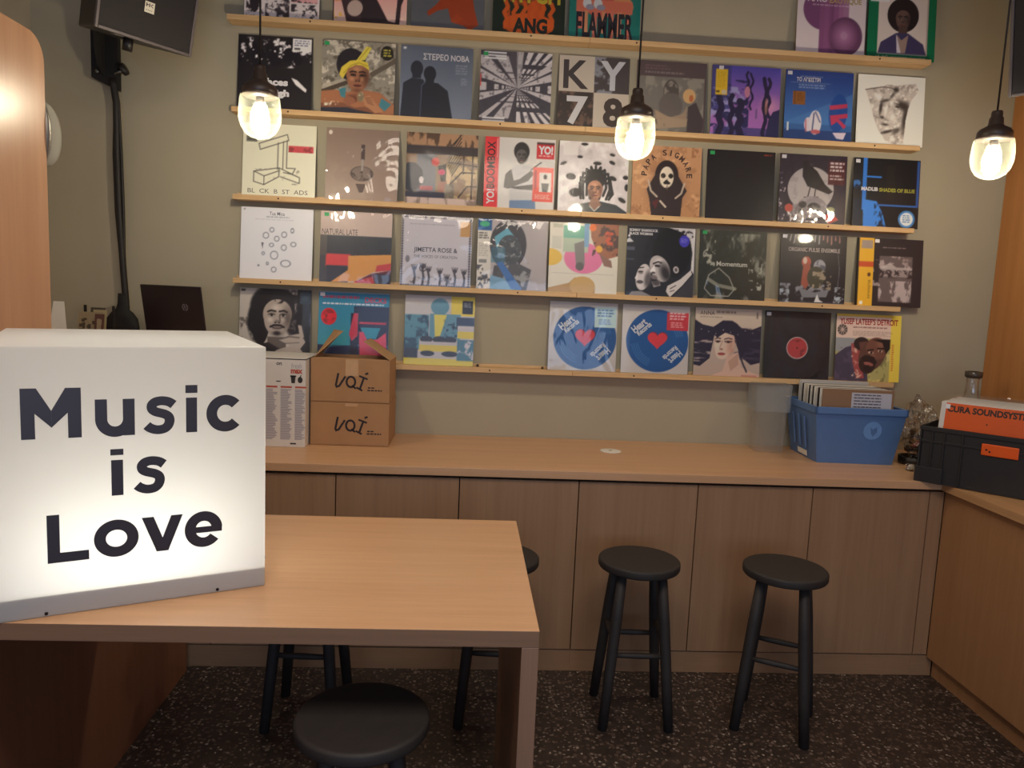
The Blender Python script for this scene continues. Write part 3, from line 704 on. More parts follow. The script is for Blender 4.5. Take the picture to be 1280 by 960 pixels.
def a_dreads(a):
    a.a[:] = hx('#bdb6ba'); a.N('#d6d0d3', .5, 5, 4, soft=.2); a.N('#968f94', .6, 7, 9, al=.5, soft=.2)
    for x, y, rx, ry, r in ((.3, .22, .04, .02, 0), (.55, .3, .06, .025, 0), (.18, .5, .07, .045, .1), (.25, .72, .09, .06, -.1), (.76, .17, .04, .02, .2), (.76, .28, .045, .025, .4), (.78, .5, .055, .03, .4), (.96, .48, .04, .03, 0), (.92, .8, .06, .03, .5), (.07, .32, .05, .02, -.4), (.98, .62, .03, .05, 0), (.36, .04, .05, .02, 0)): a.E(x, y - .015, rx * 1.5, ry * 1.8, '#a39ca0', r, .6, .6); a.E(x, y, rx, ry, '#221e20', r)
    for k in range(11):
        t = PI * (1.0 + 1.0 * k / 10); x, y = .53 + .13 * math.cos(t), .56 + .17 * math.sin(t); a.L([(x, y), (.53 + .22 * math.cos(t), .58 + .24 * math.sin(t)), (.53 + .235 * math.cos(t) + .02, .72 + .1 * math.sin(t)), (.53 + .20 * math.cos(t), .80 - .05 * (k % 2))], .034, '#1b181b')
    a.E(.53, .52, .15, .14, '#1b181b'); a.P([(.24, 1), (.32, .88), (.5, .84), (.62, .83), (.84, .87), (1, .97), (1, 1)], '#242932'); a.R(.47, .8, .60, .92, '#8a6252'); a.P([(.44, .88), (.53, .95), (.63, .88), (.6, .84), (.47, .84)], '#7a5546'); a.L([(.46, .9), (.53, .97), (.6, .9)], .012, '#c0b8b0')
    a.head(.53, .67, .105, '#a5745e', '#5c3a30', lite='#c9977c', lips='#8a4a44'); a.P([(.42, .7), (.47, .64), (.53, .72), (.5, .8), (.44, .8)], '#3a2622', .5); a.R(.06, .03, .27, .2, '#c8c3c4')

def a_hood(a):
    a.G('#a67e5e', '#98704f'); a.N('#8a6346', .58, 6, 7, al=.7); a.N('#c09874', .6, 9, 8, al=.6); a.E(.5, .6, .36, .4, '#5a3c34', 0, .6, .8)
    a.ring(.5, .48, .4, .45, .003, '#8a6244'); a.E(.5, .42, .17, .22, '#241a1c'); a.P([(.22, .62), (.34, .4), (.66, .4), (.8, .62), (.74, .72), (.72, 1), (.3, 1), (.26, .75)], '#2a2022'); a.E(.5, .44, .1, .15, '#bdb2a4'); a.E(.45, .42, .035, .035, '#1a1414'); a.E(.56, .42, .035, .035, '#1a1414'); a.P([(.45, .52), (.5, .47), (.56, .52), (.54, .54), (.47, .54)], '#1d1616')
    a.N('#5a5048', .58, 20, 3, mask=a.eM(.5, .5, .1, .12), al=.8); a.L([(.24, .5), (.28, .64), (.37, .72)], .025, '#a09488'); a.L([(.76, .52), (.72, .66), (.64, .73)], .025, '#a09488'); a.L([(.42, .78), (.5, .86)], .025, '#b0a498'); a.P([(.3, .8), (.4, .75), (.36, .9)], '#5a2024', .7)
    for x, y in ((.05, .05), (.95, .05), (.05, .95), (.95, .95)): a.N('#7a5238', .52, 16, 5, box=(x - .1, y - .1, x + .1, y + .1), al=.7)
def a_black(a):
    a.G('#1d191c', '#232022'); a.T(.83, .045, .98, .075, 1, '#a8402e', 2, .9)
def a_crow(a):
    a.a[:] = hx('#2c2230'); a.E(.47, .5, .34, .32, '#a49c9e'); a.N('#8e868a', .56, 8, 4, mask=a.eM(.47, .5, .34, .32), al=.6)
    a.E(.4, .16, .075, .07, '#231d22'); a.P([(.34, .17), (.46, .16), (.56, .24), (.68, .42), (.8, .52), (.74, .56), (.56, .5), (.42, .46), (.34, .32)], '#231d22'); a.P([(.44, .12), (.5, .14), (.46, .18)], '#3c363c'); a.L([(.46, .48), (.43, .62)], .016, '#2b2428'); a.L([(.54, .5), (.53, .62)], .016, '#2b2428'); a.L([(.38, .62), (.58, .61)], .02, '#2b2428')
    a.E(.5, .76, .22, .16, '#7e767c'); a.E(.3, .84, .16, .12, '#6c6268'); a.E(.53, .77, .1, .08, '#2f282e'); a.E(.36, .72, .06, .05, '#2f282e'); a.E(.34, .82, .04, .05, '#3a3238'); a.N('#a8a0a4', .56, 18, 6, mask=a.eM(.46, .78, .26, .17), al=.5); a.E(.16, .78, .06, .06, '#a8443a'); a.P([(.68, .88), (.78, .8), (.9, .92), (.76, .98)], '#a83434'); a.E(.78, .78, .06, .04, '#6c6a3e'); a.T(.3, .95, .6, .99, 1, '#c8c0bc', 3)
    a.R(.72, .08, .97, .42, '#4a1c22'); a.T(.745, .1, .96, .25, 3, '#c9bfc2', 21, .95); a.T(.745, .28, .95, .37, 2, '#b4a6a8', 22, .9); a.N('#b8aab0', .6, 26, 9, box=(0, .28, .1, 1)); a.N('#d6ccce', .62, 26, 5, box=(0, .82, .3, 1))
def a_shades(a):
    a.a[:] = hx('#1a181c'); a.R(.14, 0, .2, .75, '#2f6cc0'); a.R(.2, .26, .42, .285, '#2f6cc0'); a.P([(.16, .6), (.36, .62), (.46, .8), (.52, 1), (.17, 1)], '#3577cc'); a.N('#15243e', .54, (10, 5), 4, box=(.3, .66, .54, 1)); a.R(.34, .66, .97, .685, '#2f5ca4'); a.R(.95, .02, .985, .69, '#2a4d92'); a.E(.05, .38, .06, .06, '#2f5f9c'); a.N('#10203c', .5, 12, 6, box=(0, .3, .12, .5)); a.R(.5, .1, .62, .6, '#26211f', .7); a.R(.02, .6, .14, 1, '#121a2c')
    a.E(.82, .86, .125, .125, '#3f78b4'); a.E(.82, .86, .095, .095, '#cbd2dc'); a.T(.76, .8, .88, .92, 4, '#3a5f92', 3); a.T(.58, .47, .97, .49, 1, '#6a7080', 2, .5)
def a_rings(a):
    a.a[:] = hx('#c3c4cc'); k = '#6e7486'
    for x, y, rx, ry in ((.43, .31, .028, .03), (.35, .39, .038, .04), (.5, .43, .032, .034), (.6, .37, .034, .038), (.43, .52, .028, .024), (.6, .55, .034, .038), (.73, .5, .035, .03), (.47, .66, .05, .055), (.63, .77, .065, .045), (.47, .86, .032, .034), (.32, .64, .018, .02), (.38, .78, .015, .018), (.71, .31, .02, .03)): a.ring(x, y, rx, ry, .012, k)
    a.P([(.29, .49), (.32, .49), (.31, .58)], '#4a4c5a'); a.E(.26, .81, .015, .015, k); a.R(.04, .03, .06, .045, '#555'); a.T(.35, .125, .68, .15, 1, '#7a7e90', 3); a.T(.2, .165, .8, .178, 1, '#8a8ea0', 5, .6)
def a_cutout(a):
    a.a[:] = hx('#b5a19a'); a.R(0, .34, 1, .62, '#2c2d38'); a.R(0, .62, .1, 1, '#3a3c46'); a.R(.09, .6, .43, .78, '#c23b42'); a.R(.1, .76, .4, 1, '#2b3040'); a.P([(.4, .62), (1, .58), (1, .74), (.74, .84), (.5, .97), (.16, 1), (.4, .82)], '#c58a4a'); a.P([(.8, .74), (1, .7), (1, .8), (.78, .83)], '#b53a40'); a.P([(.5, .98), (.72, .86), (1, .8), (1, 1), (.5, 1)], '#5a2430'); a.R(.78, .86, 1, 1, '#2b2c40'); a.P([(.5, .97), (.74, .9), (.78, 1), (.48, 1)], '#a8323a'); a.R(0, .34, .1, .62, '#4a4648')
def a_hands(a):
    a.a[:] = hx('#b3afb9'); k = '#403c46'
    for s in range(28):
        t = (s + .5) / 28
        for (u, v) in ((t, .03), (t, .99), (.02, t), (.97, t)): a.E(u, v, .016, .016, '#4a4650')
    a.R(.045, .06, .945, .965, '#b3afb9')
    for k_, (x, h) in enumerate(((.2, .22), (.32, .24), (.4, .2), (.56, .18), (.66, .1), (.77, .2), (.9, .18))):
        a.L([(x, .97), (x + .01, .97 - h * .5), (x - .01, .97 - h)], .03, k); a.E(x, .97 - h, .032, .028, k)
        for q in range(4): a.L([(x - .03 + q * .02, .96 - h), (x - .04 + q * .026, .92 - h)], .011, k)
    a.ring(.32, .74, .045, .05, .014, k); a.R(.83, .07, .97, .28, '#b58a56'); a.T(.12, .12, .78, .145, 1, '#8a8694', 3, .7); a.N(k, .6, 20, 3, box=(.06, .86, .93, .96), al=.6); a.E(.1, .62, .03, .05, '#55515c', 0, .7)
def a_bluewoman(a):
    a.a[:] = hx('#9e9699'); a.R(0, 0, .2, 1, '#c4bfb8'); a.E(.44, .36, .26, .35, '#38363c'); a.P([(.24, .26), (.42, .12), (.56, .28), (.6, .4), (.28, .42)], '#5b96ac'); a.E(.46, .44, .17, .22, '#40444a'); a.N('#7a7a7c', .55, 14, 5, mask=a.eM(.46, .46, .17, .22)); a.R(.2, .4, .4, .62, '#3f6f86', .6); a.P([(.25, .66), (.6, .62), (.78, .7), (.72, 1), (.2, 1)], '#4c4a50'); a.N('#8a8a8e', .56, 12, 6, box=(.3, .6, .78, .95)); a.P([(.2, .8), (.4, .84), (.56, 1), (.2, 1)], '#6f96b4'); a.P([(.28, .62), (.36, .6), (.66, .98), (.6, 1), (.5, .98)], '#3c66a2')
    a.R(0, .0, .2, .17, '#1f4f86'); a.E(.1, .08, .07, .04, '#3b9a72'); a.T(.02, .2, .17, .3, 3, '#333', 2); a.T(.02, .35, .16, .55, 6, '#8a8680', 4, .5); a.R(.03, .58, .14, .63, '#777'); a.N('#4a4a52', .5, 16, 3, box=(0, .66, .2, 1))
def a_collage(a):
    a.a[:] = hx('#c3beb4'); a.E(.5, .5, .28, .22, '#c46a92'); a.R(.2, .1, .56, .42, '#9aa898'); a.R(.2, .04, .5, .22, '#5b9a88'); a.P([(.58, 0), (1, 0), (1, .45), (.84, .5), (.7, .42), (.6, .2)], '#8f5a45'); a.N('#4e3a38', .52, 9, 6, box=(.62, .02, 1, .46)); a.N('#b8523c', .62, 7, 7, box=(.6, 0, 1, .3)); a.E(.62, .06, .05, .05, '#d2652c'); a.R(.5, 0, .57, .34, '#6c90b4'); a.P([(.72, .42), (.9, .52), (.92, .62), (.8, .6)], '#7c5d52'); a.E(.72, .36, .05, .05, '#c9963a')
    a.P([(.36, .3), (.5, .25), (.52, .6), (.46, .68), (.4, .64)], '#6e6a6c'); a.E(.45, .62, .06, .06, '#555054'); a.E(.02, .5, .17, .12, '#c8a544'); a.P([(0, .94), (.3, .86), (.38, .78), (.6, .78), (.68, .88), (.68, 1), (0, 1)], '#a07f50'); a.E(.5, .9, .18, .14, '#b08f5a'); a.R(.04, .2, .18, .38, '#a9aaa2', .6); a.R(.05, .72, .95, .725, '#9a968e'); a.R(.05, .02, .19, .08, '#a8a89a')
def a_whisper(a):
    a.a[:] = hx('#1e1f27'); a.E(.66, .36, .28, .36, '#121115'); a.put(a.eM(.6, .38, .36, .4, 0, .15) * np.clip(value_noise(14, 2) * 2 - .7, 0, 1), '#121115'); a.P([(.60, 0), (1, 0), (1, .66), (.95, .6), (.965, .35), (.93, .18), (.82, .07), (.7, .03)], '#b9b6ba'); a.N('#1a181c', .52, 16, 7, mask=a.eM(.78, .1, .2, .08))
    # the face looking up on the left
    a.E(.26, .73, .105, .19, '#b9b2b3', .15); a.E(.33, .76, .07, .17, '#4b4649', .1, .9, .6); a.E(.22, .66, .05, .035, '#5a5456', .2, .8, .6); a.L([(.19, .655), (.25, .648)], .014, '#1c181a'); a.L([(.18, .60), (.26, .59)], .016, '#1c181a'); a.P([(.17, .68), (.135, .755), (.19, .77)], '#c9c2c3'); a.E(.215, .80, .05, .025, '#4a4246'); a.E(.22, .86, .06, .03, '#c5bdbe', 0, .8, .8)
    # the face looking down on the right
    a.E(.50, .60, .135, .20, '#a59e9f', -.5); a.E(.585, .66, .11, .2, '#2a272b', -.4, 1, .7); a.E(.47, .49, .08, .05, '#cfc8c8', -.4, .7, .8); a.L([(.40, .53), (.47, .50), (.52, .515)], .02, '#1a1619'); a.E(.46, .56, .045, .018, '#2a2528', .1); a.P([(.42, .55), (.355, .63), (.37, .665), (.44, .65)], '#d0c8c9'); a.E(.405, .66, .03, .014, '#3a3337'); a.E(.42, .725, .05, .03, '#6a5f62', .3); a.P([(.38, .79), (.5, .76), (.52, .84), (.42, .87)], '#989092'); a.E(.45, .80, .08, .06, '#232024', .2, .7, .5)
    a.E(.735, .605, .04, .05, '#b0a8aa', -.3); a.E(.735, .605, .02, .028, '#4a4447', -.3)
    a.P([(.62, .84), (.80, .74), (.95, .60), (.97, .66), (.84, .82), (.70, .96), (.66, 1), (.60, .92)], '#bdb6b5'); a.L([(.66, .88), (.74, .83)], .014, '#4a4447'); a.L([(.66, .92), (.72, .90)], .012, '#4a4447'); a.P([(.05, 1), (.1, .94), (.24, .93), (.4, 1)], '#7c7a80'); a.P([(.70, 1), (.84, .84), (1, .66), (1, 1)], '#34323a')
    a.R(.02, .13, .05, .16, '#c9c9ce'); a.P([(0, .2), (.04, .17), (.1, .23), (0, .24)], '#b5b5ba'); a.R(0, .30, .12, .35, '#6c7284', .5); a.R(0, .47, .12, .485, '#6c7284', .5); a.E(.84, .19, .075, .085, '#3a34a4'); a.T(.79, .155, .89, .22, 4, '#8f8cd0', 4, .7)

def a_smoke(a):
    a.G('#33352f', '#24261f'); a.N('#9c9b8e', .55, (6, 4), 3, box=(.04, .04, .96, .5), al=.8, soft=.2); a.N('#b8b6a8', .6, (8, 4), 5, al=.6, soft=.2); a.L([(.1, .85), (.16, .65), (.3, .55), (.46, .68), (.54, .85), (.46, .95), (.2, .95), (.1, .85)], .012, '#a09f98'); a.L([(.16, .72), (.3, .8), (.55, .84)], .05, '#9a998c', .7); a.N('#c0bfb4', .58, 14, 9, box=(.74, .3, .94, .85), al=.8); a.N('#b6b4a8', .58, 12, 11, box=(.06, .15, .24, .55), al=.8)
def a_organic(a):
    a.a[:] = hx('#211d22'); a.N('#7a7c86', .55, 14, 3, box=(.02, .72, .98, 1)); a.R(0, .98, 1, 1, '#4a4a52')
    for k in range(14): a.L([(.1 + k * .06, .01), (.08 + k * .062, .07 + .03 * (k % 3))], .018, '#9c6a66' if k > 8 else '#8a8288')
    a.E(.4, .4, .07, .08, '#a24a3c'); a.P([(.36, .42), (.46, .42), (.48, .68), (.4, .8), (.33, .72)], '#8e4a3c'); a.E(.38, .38, .03, .05, '#b8a598'); a.E(.6, .46, .09, .1, '#8c8a94'); a.N('#50505c', .5, 14, 5, mask=a.eM(.6, .46, .09, .1)); a.E(.55, .62, .13, .16, '#3c3a2e'); a.N('#8a7c6c', .52, 16, 8, box=(.5, .52, .78, .8)); a.P([(.3, .78), (.55, .84), (.76, .78), (.72, .9), (.36, .92)], '#6e7078'); a.P([(.54, .98), (.58, .86), (.62, .95), (.68, .98)], '#c5c5c8'); a.N('#9aa4b0', .58, 12, 12, box=(.02, .8, .16, 1)); a.N('#a0aab6', .58, 12, 13, box=(.84, .75, .98, 1)); a.L([(.86, .2), (.9, .5), (.88, .8)], .008, '#6a6a76')
def a_obi(a):
    a.a[:] = hx('#2c2427'); a.R(.34, .26, .84, .93, '#5a4f50'); a.N('#97898a', .5, 8, 3, box=(.34, .26, .84, .5)); a.R(.34, .46, .84, .56, '#857a7b'); a.N('#34292c', .5, 16, 9, box=(.34, .44, .84, .58)); a.N('#a09496', .52, (12, 5), 4, box=(.34, .62, .84, .93)); a.N('#9c9092', .54, 10, 6, box=(.25, .32, .36, .7), al=.8); a.P([(.5, .36), (.6, .42), (.84, .42), (.84, .46), (.36, .46), (.36, .42)], '#a8a0a0', .8); a.T(.38, .13, .82, .155, 1, '#9a8e90', 2, .6)
    a.R(.03, 0, .25, 1, '#c79a2e'); a.R(0, 0, .03, 1, '#1d1a1a'); a.R(.06, .04, .23, .16, '#8d7f78'); a.R(.03, .35, .25, .43, '#b04a2a'); a.E(.19, .54, .025, .03, '#5a3420'); a.R(.06, .93, .11, .98, '#d4cfc8'); a.T(.18, .62, .22, .9, 10, '#6a4a1c', 3, .7)
def a_manbw(a):
    a.a[:] = hx('#b3aba4'); a.N('#4f4844', .5, 12, 3, box=(0, .42, .34, 1), al=.8); a.R(.8, 0, 1, 1, '#2c2a2d'); a.E(.93, .3, .12, .4, '#3c4a5c', 0, .6, .8)
    m = np.maximum.reduce([a.eM(.47, .26, .34, .34, 0, .12), a.eM(.27, .46, .17, .34, 0, .2), a.eM(.75, .34, .14, .36, 0, .2)]); a.put(m * np.clip(value_noise(16, 5) * 3.2 - .4, 0, 1), '#181416'); a.put(np.maximum(a.eM(.48, .28, .29, .29), a.eM(.3, .5, .12, .3)), '#181416')
    a.R(.40, .68, .66, .86, '#5a504b'); a.P([(.08, 1), (.2, .8), (.42, .76), (.6, .86), (.8, .8), (1, .95), (1, 1)], '#241f21'); a.head(.53, .40, .20, '#a0938a', '#3f3633', lite='#cfc5bc', beard=True, lips='#7d6e68')
    a.N('#181416', .5, 14, 9, mask=a.eM(.52, .12, .24, .09)); a.P([(.56, .72), (.68, .66), (.86, .62), (.93, .74), (.86, .84), (.97, .97), (.40, .98), (.54, .86), (.72, .8)], '#a89c94'); a.P([(.82, .5), (.87, .51), (.91, .68), (.85, .66)], '#a89c94'); a.L([(.58, .71), (.70, .67), (.84, .68)], .022, '#4a413e', .7); a.L([(.62, .77), (.84, .75)], .014, '#4a413e', .6); a.E(.6, .93, .2, .05, '#c9c0b8', -.2, .7, .7)
    a.R(.84, .05, .985, .2, '#3b4a58'); a.ring(.91, .125, .06, .06, .01, '#2a3440'); a.R(.02, .02, .08, .05, '#333')

def a_decks(a):
    a.G('#1e6f96', '#38889e', 0, .7); a.R(.5, .2, 1, .75, '#1e2744'); a.R(0, .76, 1, 1, '#262c48'); a.R(.46, .3, .56, 1, '#241f34'); a.P([(.5, .3), (.56, .3), (.56, .62), (.48, .7), (.44, .6)], '#b8384e'); a.P([(.58, .42), (.96, .4), (.98, .5), (.58, .5)], '#232a48'); a.R(.58, .42, .96, .45, '#b8384e'); a.P([(.6, .5), (.88, .5), (.82, .66), (.66, .66)], '#2d86a4'); a.P([(.58, .56), (.64, .56), (.7, .68), (.84, .66), (.96, .56), (.98, .9), (.9, 1), (.6, 1)], '#c9415c'); a.R(.0, .0, 1, .02, '#8a93a0'); a.E(.15, .36, .11, .12, '#c8202a'); a.N('#7c1a1e', .55, 18, 3, mask=a.eM(.15, .36, .09, .1), al=.8); a.T(.06, .06, .62, .13, 1, '#a83a5a', 9, .95); a.T(.06, .165, .96, .2, 1, '#d2cdd6', 3, .95); a.P([(.1, .8), (.36, .52), (.42, .56), (.42, .76)], '#3a8c98', .5)
def a_shapes(a):
    a.a[:] = hx('#b3aeae'); a.R(.66, 0, 1, .28, '#cdb83c'); a.R(0, .28, .35, .78, '#4f7f92'); a.N('#30485c', .5, 14, 3, box=(0, .28, .35, .8)); a.R(.36, .26, .8, .62, '#5a8699'); a.E(.5, .16, .13, .12, '#5a8699'); a.P([(.42, .27), (.6, .27), (.56, .42), (.5, .62), (.44, .6)], '#d2bf4a'); a.R(.74, .3, 1, .42, '#33405a'); a.R(.76, .42, 1, .5, '#b9b3b4'); a.R(.76, .5, 1, .6, '#ccb942'); a.R(.22, .62, .76, .72, '#b7b1b3'); a.R(.22, .7, .78, .8, '#cdb945')
    for x in (.32, .5, .66): a.E(x, .63, .09, .05, '#33333e')
    a.R(.22, .66, .76, .71, '#b7b1b3'); a.R(0, .76, .2, .9, '#33333e'); a.R(0, .9, 1, 1, '#d0bc44'); a.R(.2, .8, .8, .9, '#b5afb2'); a.E(.34, .83, .1, .04, '#33333e'); a.E(.66, .83, .12, .04, '#33333e'); a.R(.76, .62, 1, .92, '#4b7488'); a.N('#c0bac0', .56, 10, 7, box=(.76, .62, 1, .92)); a.N('#2d4054', .56, 12, 8, box=(.56, .28, .76, .6)); a.R(.82, .06, .97, .25, '#1f1f28'); a.T(.84, .09, .95, .16, 3, '#aaa', 3)
def _heart(a, st):
    a.a[:] = hx('#b9b2ad'); a.E(.53, .52, .46, .455, '#1a4a84')
    for r in (.38, .35, .32, .29): 
        d = np.hypot(_gu - .53, _gv - .52); th = np.arctan2(_gv - .52, _gu - .53); m = a.soft(np.abs(d - r) - .003) * (((th > 1.9) & (th < 3.0)) | ((th > -.75) & (th < -.2))); a.put(m, '#5f8cbc', .8)
    hp = []
    for k in range(60):
        t = 2 * PI * k / 60; hp.append((.53 + .0086 * 16 * math.sin(t) ** 3 * 1.05, .505 - .0086 * (13 * math.cos(t) - 5 * math.cos(2 * t) - 2 * math.cos(3 * t) - math.cos(4 * t))))
    a.P([(x + .006, y - .012) for x, y in hp], '#7a2230'); a.P(hp, '#c2343c'); a.R(.66, .06, .98, .36, st) if st.startswith('#b0c') else a.R(.66, .1, 1 - .02, .36, st)
    a.T(.7, .1, .95, .22, 3, '#3f6a9a' if st.startswith('#b0c') else '#e6c9c9', 3); a.T(.72, .24, .93, .33, 3, '#5a82ac' if st.startswith('#b0c') else '#dfb4b4', 6, .7)
def a_heart1(a): _heart(a, '#b0c8dc')
def a_heart2(a): _heart(a, '#b02f3a')
def a_hairwoman(a):
    a.G('#bfb0a0', '#b09a8c'); hair = '#262033'
    a.P([(0, .18), (.12, .25), (.28, .28), (.42, .18), (.56, .18), (.7, .28), (.86, .30), (1, .24), (1, .78), (.86, .82), (.7, .7), (.62, .5), (.3, .4), (.24, .74), (.1, .86), (0, .84)], hair)
    a.N('#b3a29a', .56, (3.2, 20), 5, box=(0, .46, .27, .8), al=.85); a.N('#4a4056', .56, (3, 18), 6, box=(.6, .28, 1, .8), al=.6)
    a.E(.50, .33, .19, .15, hair); a.P([(.50, .70), (.66, .64), (.72, .86), (.86, .92), (1, .97), (1, 1), (.26, 1), (.44, .92)], '#c9a795'); a.P([(.52, .78), (.66, .66), (.68, .82), (.56, .92)], '#a87e6c', .6)
    a.E(.455, .50, .15, .20, '#d6b7a5', .12); a.E(.43, .62, .11, .13, '#d6b7a5', .2); a.E(.55, .55, .09, .2, '#b58a78', .2, .8, .9); a.E(.36, .56, .07, .1, '#e2c8b8', 0, .6, .9); a.E(.57, .62, .05, .05, '#c07a6c', 0, .5, .9)
    a.P([(.30, .40), (.42, .28), (.60, .30), (.64, .46), (.60, .40), (.46, .36), (.34, .44)], hair)
    for x0, x1 in ((.315, .395), (.455, .565)): a.L([(x0, .455), ((x0 + x1) / 2, .438), (x1, .45)], .016, '#3a2a2e'); a.E((x0 + x1) / 2, .492, (x1 - x0) * .5, .02, '#7d5a54', 0, .8); a.E((x0 + x1) / 2, .494, .018, .015, '#241a20'); a.L([(x0, .485), (x1, .482)], .010, '#241a20')
    a.L([(.425, .48), (.385, .585), (.43, .60)], .012, '#a87f70'); a.E(.41, .605, .03, .012, '#8c5f54', 0, .8); a.E(.415, .672, .055, .022, '#a8524e'); a.L([(.362, .672), (.47, .668)], .008, '#5c2a2c')
    a.P([(.60, .34), (.72, .42), (.76, .66), (.70, .74), (.655, .58)], hair); a.L([(.70, .70), (.74, .8), (.80, .92)], .024, hair)
    for k in range(8): a.E(.1 + .11 * k, .32 + .03 * (k % 3), .006, .006, '#d8d0cc')
    a.R(.72, .97, .96, 1, '#b0685e', .6); a.T(.32, .045, .62, .1, 1, '#6a5d55', 14, .8); a.T(.08, .13, .42, .155, 1, '#7a6c62', 4, .8); a.R(.92, .05, .94, .14, '#6a5a52')

def a_blacklabel(a):
    a.G('#1f1d20', '#1a181b'); a.E(.5, .54, .155, .155, '#a8383a'); a.ring(.5, .54, .156, .156, .01, '#c8c2c0'); a.N('#6a1e22', .6, 14, 3, mask=a.eM(.5, .54, .13, .13), al=.8); a.E(.5, .54, .012, .012, '#111')
def a_detroit(a):
    a.a[:] = hx('#c4aea4'); a.R(0, 0, 1, .04, '#cfb54c'); a.R(.84, .0, 1, 1, '#d2b84a'); a.R(.0, .36, .84, 1, '#98925e'); a.N('#b8ab6e', .5, 8, 3, box=(.5, .58, .84, 1)); a.N('#58563a', .57, (12, 6), 4, box=(.5, .6, .84, 1), al=.7); a.R(0, .36, .3, .56, '#7f8496', .8)
    a.P([(0, .62), (.16, .5), (.36, .44), (.50, .8), (.52, 1), (0, 1)], '#40384a'); a.N('#564c60', .55, 10, 8, box=(0, .5, .3, 1), al=.6); a.P([(.24, .44), (.36, .42), (.40, .7), (.46, .95), (.34, .95), (.27, .7)], '#8e4242'); a.N('#cbb6a4', .56, 22, 5, box=(.25, .44, .42, .95), al=.8)
    a.E(.40, .44, .12, .10, '#2a1f20'); a.P([(.36, .42), (.48, .40), (.50, .58), (.40, .6)], '#5a3c36'); a.E(.57, .60, .19, .26, '#553a33', .55); a.E(.64, .50, .17, .16, '#684439', .4); a.E(.70, .43, .10, .10, '#8a6050', .4, .6, .9); a.P([(.56, .37), (.84, .36), (.84, .50), (.78, .58), (.72, .42)], '#1f1718')
    a.E(.50, .74, .13, .14, '#33231f'); a.E(.53, .68, .12, .05, '#2a1c1a', .3); a.E(.52, .735, .075, .028, '#8a534c', .2); a.E(.505, .80, .06, .05, '#2a1c1a', .2); a.E(.585, .615, .055, .05, '#7c5446', .3, .8, .9); a.E(.575, .64, .045, .018, '#2a1a18', .3)
    a.L([(.50, .535), (.58, .52)], .022, '#1c1213'); a.L([(.65, .50), (.74, .50)], .022, '#1c1213'); a.E(.55, .565, .04, .016, '#bfa89a', .1); a.E(.555, .565, .018, .016, '#140d0d'); a.E(.69, .54, .035, .015, '#bfa89a', .1); a.E(.69, .54, .016, .015, '#140d0d')
    a.E(.1, .24, .075, .08, '#3a3430')
    for k in range(10): a.L([(.1, .24), (.1 + .08 * math.cos(k * .63), .24 + .085 * math.sin(k * .63))], .01, '#b5a098')
    a.T(.26, .19, .9, .22, 1, '#6a3a38', 2); a.T(.26, .25, .88, .33, 4, '#8a7068', 4, .6); a.T(.865, .44, .9, .84, 12, '#a8502c', 5)


W12 = .315
_grid_faces = None
def sleeve_mesh(name, art, base, thick):
    """cardboard sleeve: printed front as a fine grid, plain sides and back"""
    a = Art(base); art(a); c = a.colors(); n = NG
    us = (np.arange(n) / (n - 1) - .5) * W12; vs = (1 - np.arange(n) / (n - 1)) * W12
    co = np.zeros((n * n + 8, 3)); U, V = np.meshgrid(us, vs); co[:n * n, 0] = U.ravel(); co[:n * n, 2] = V.ravel()
    h = W12 / 2
    co[n * n:] = [(-h, 0, 0), (h, 0, 0), (h, 0, W12), (-h, 0, W12), (-h, thick, 0), (h, thick, 0), (h, thick, W12), (-h, thick, W12)]
    global _grid_faces
    if _grid_faces is None:
        i, j = np.meshgrid(np.arange(n - 1), np.arange(n - 1)); p = (j * n + i).ravel()
        _grid_faces = np.stack([p + n, p + n + 1, p + 1, p], 1)
    b = n * n
    fs = np.concatenate([_grid_faces, np.array([(b + 4, b + 7, b + 6, b + 5), (b, b + 4, b + 5, b + 1), (b + 3, b + 2, b + 6, b + 7), (b, b + 3, b + 7, b + 4), (b + 1, b + 5, b + 6, b + 2)])])
    me = bpy.data.meshes.new(name); me.vertices.add(len(co)); me.vertices.foreach_set('co', co.ravel())
    nf = len(fs); me.loops.add(nf * 4); me.loops.foreach_set('vertex_index', fs.ravel().astype(np.int32)); me.polygons.add(nf)
    me.polygons.foreach_set('loop_start', np.arange(nf, dtype=np.int32) * 4); me.polygons.foreach_set('loop_total', np.full(nf, 4, np.int32)); me.update()
    rgba = np.ones((len(co), 4)); rgba[:n * n, :3] = c.reshape(-1, 3); rgba[n * n:, :3] = c[:, :3].reshape(-1, 3).mean(0) * .8
    at = me.color_attributes.new('Col', 'FLOAT_COLOR', 'POINT'); at.data.foreach_set('color', rgba.astype(np.float32).ravel())
    me.materials.append(M_PRINT); return me

_film = {}
def film_mesh(kind):
    if kind in _film: return _film[kind]
    b = bmesh.new(); n = 14; g = {}; rng = random.Random(len(_film) + 3); amp = .0006 if kind == 'flat' else .0022; hw = .160
    for j in range(n):
        for i in range(n):
            e = min(i, j, n - 1 - i, n - 1 - j); g[i, j] = b.verts.new((-hw + 2 * hw * i / (n - 1), -.0016 - (rng.random() * amp if e else -.0008), -.000 + .3205 * j / (n - 1)))
    for j in range(n - 1):
        for i in range(n - 1): f = b.faces.new((g[i, j], g[i + 1, j], g[i + 1, j + 1], g[i, j + 1])); f.smooth = True
    me = bpy.data.meshes.new('clear_cover'); b.to_mesh(me); b.free(); me.materials.append(M_FILM if kind == 'flat' else M_FILM_WRINKLED); _film[kind] = me; return me

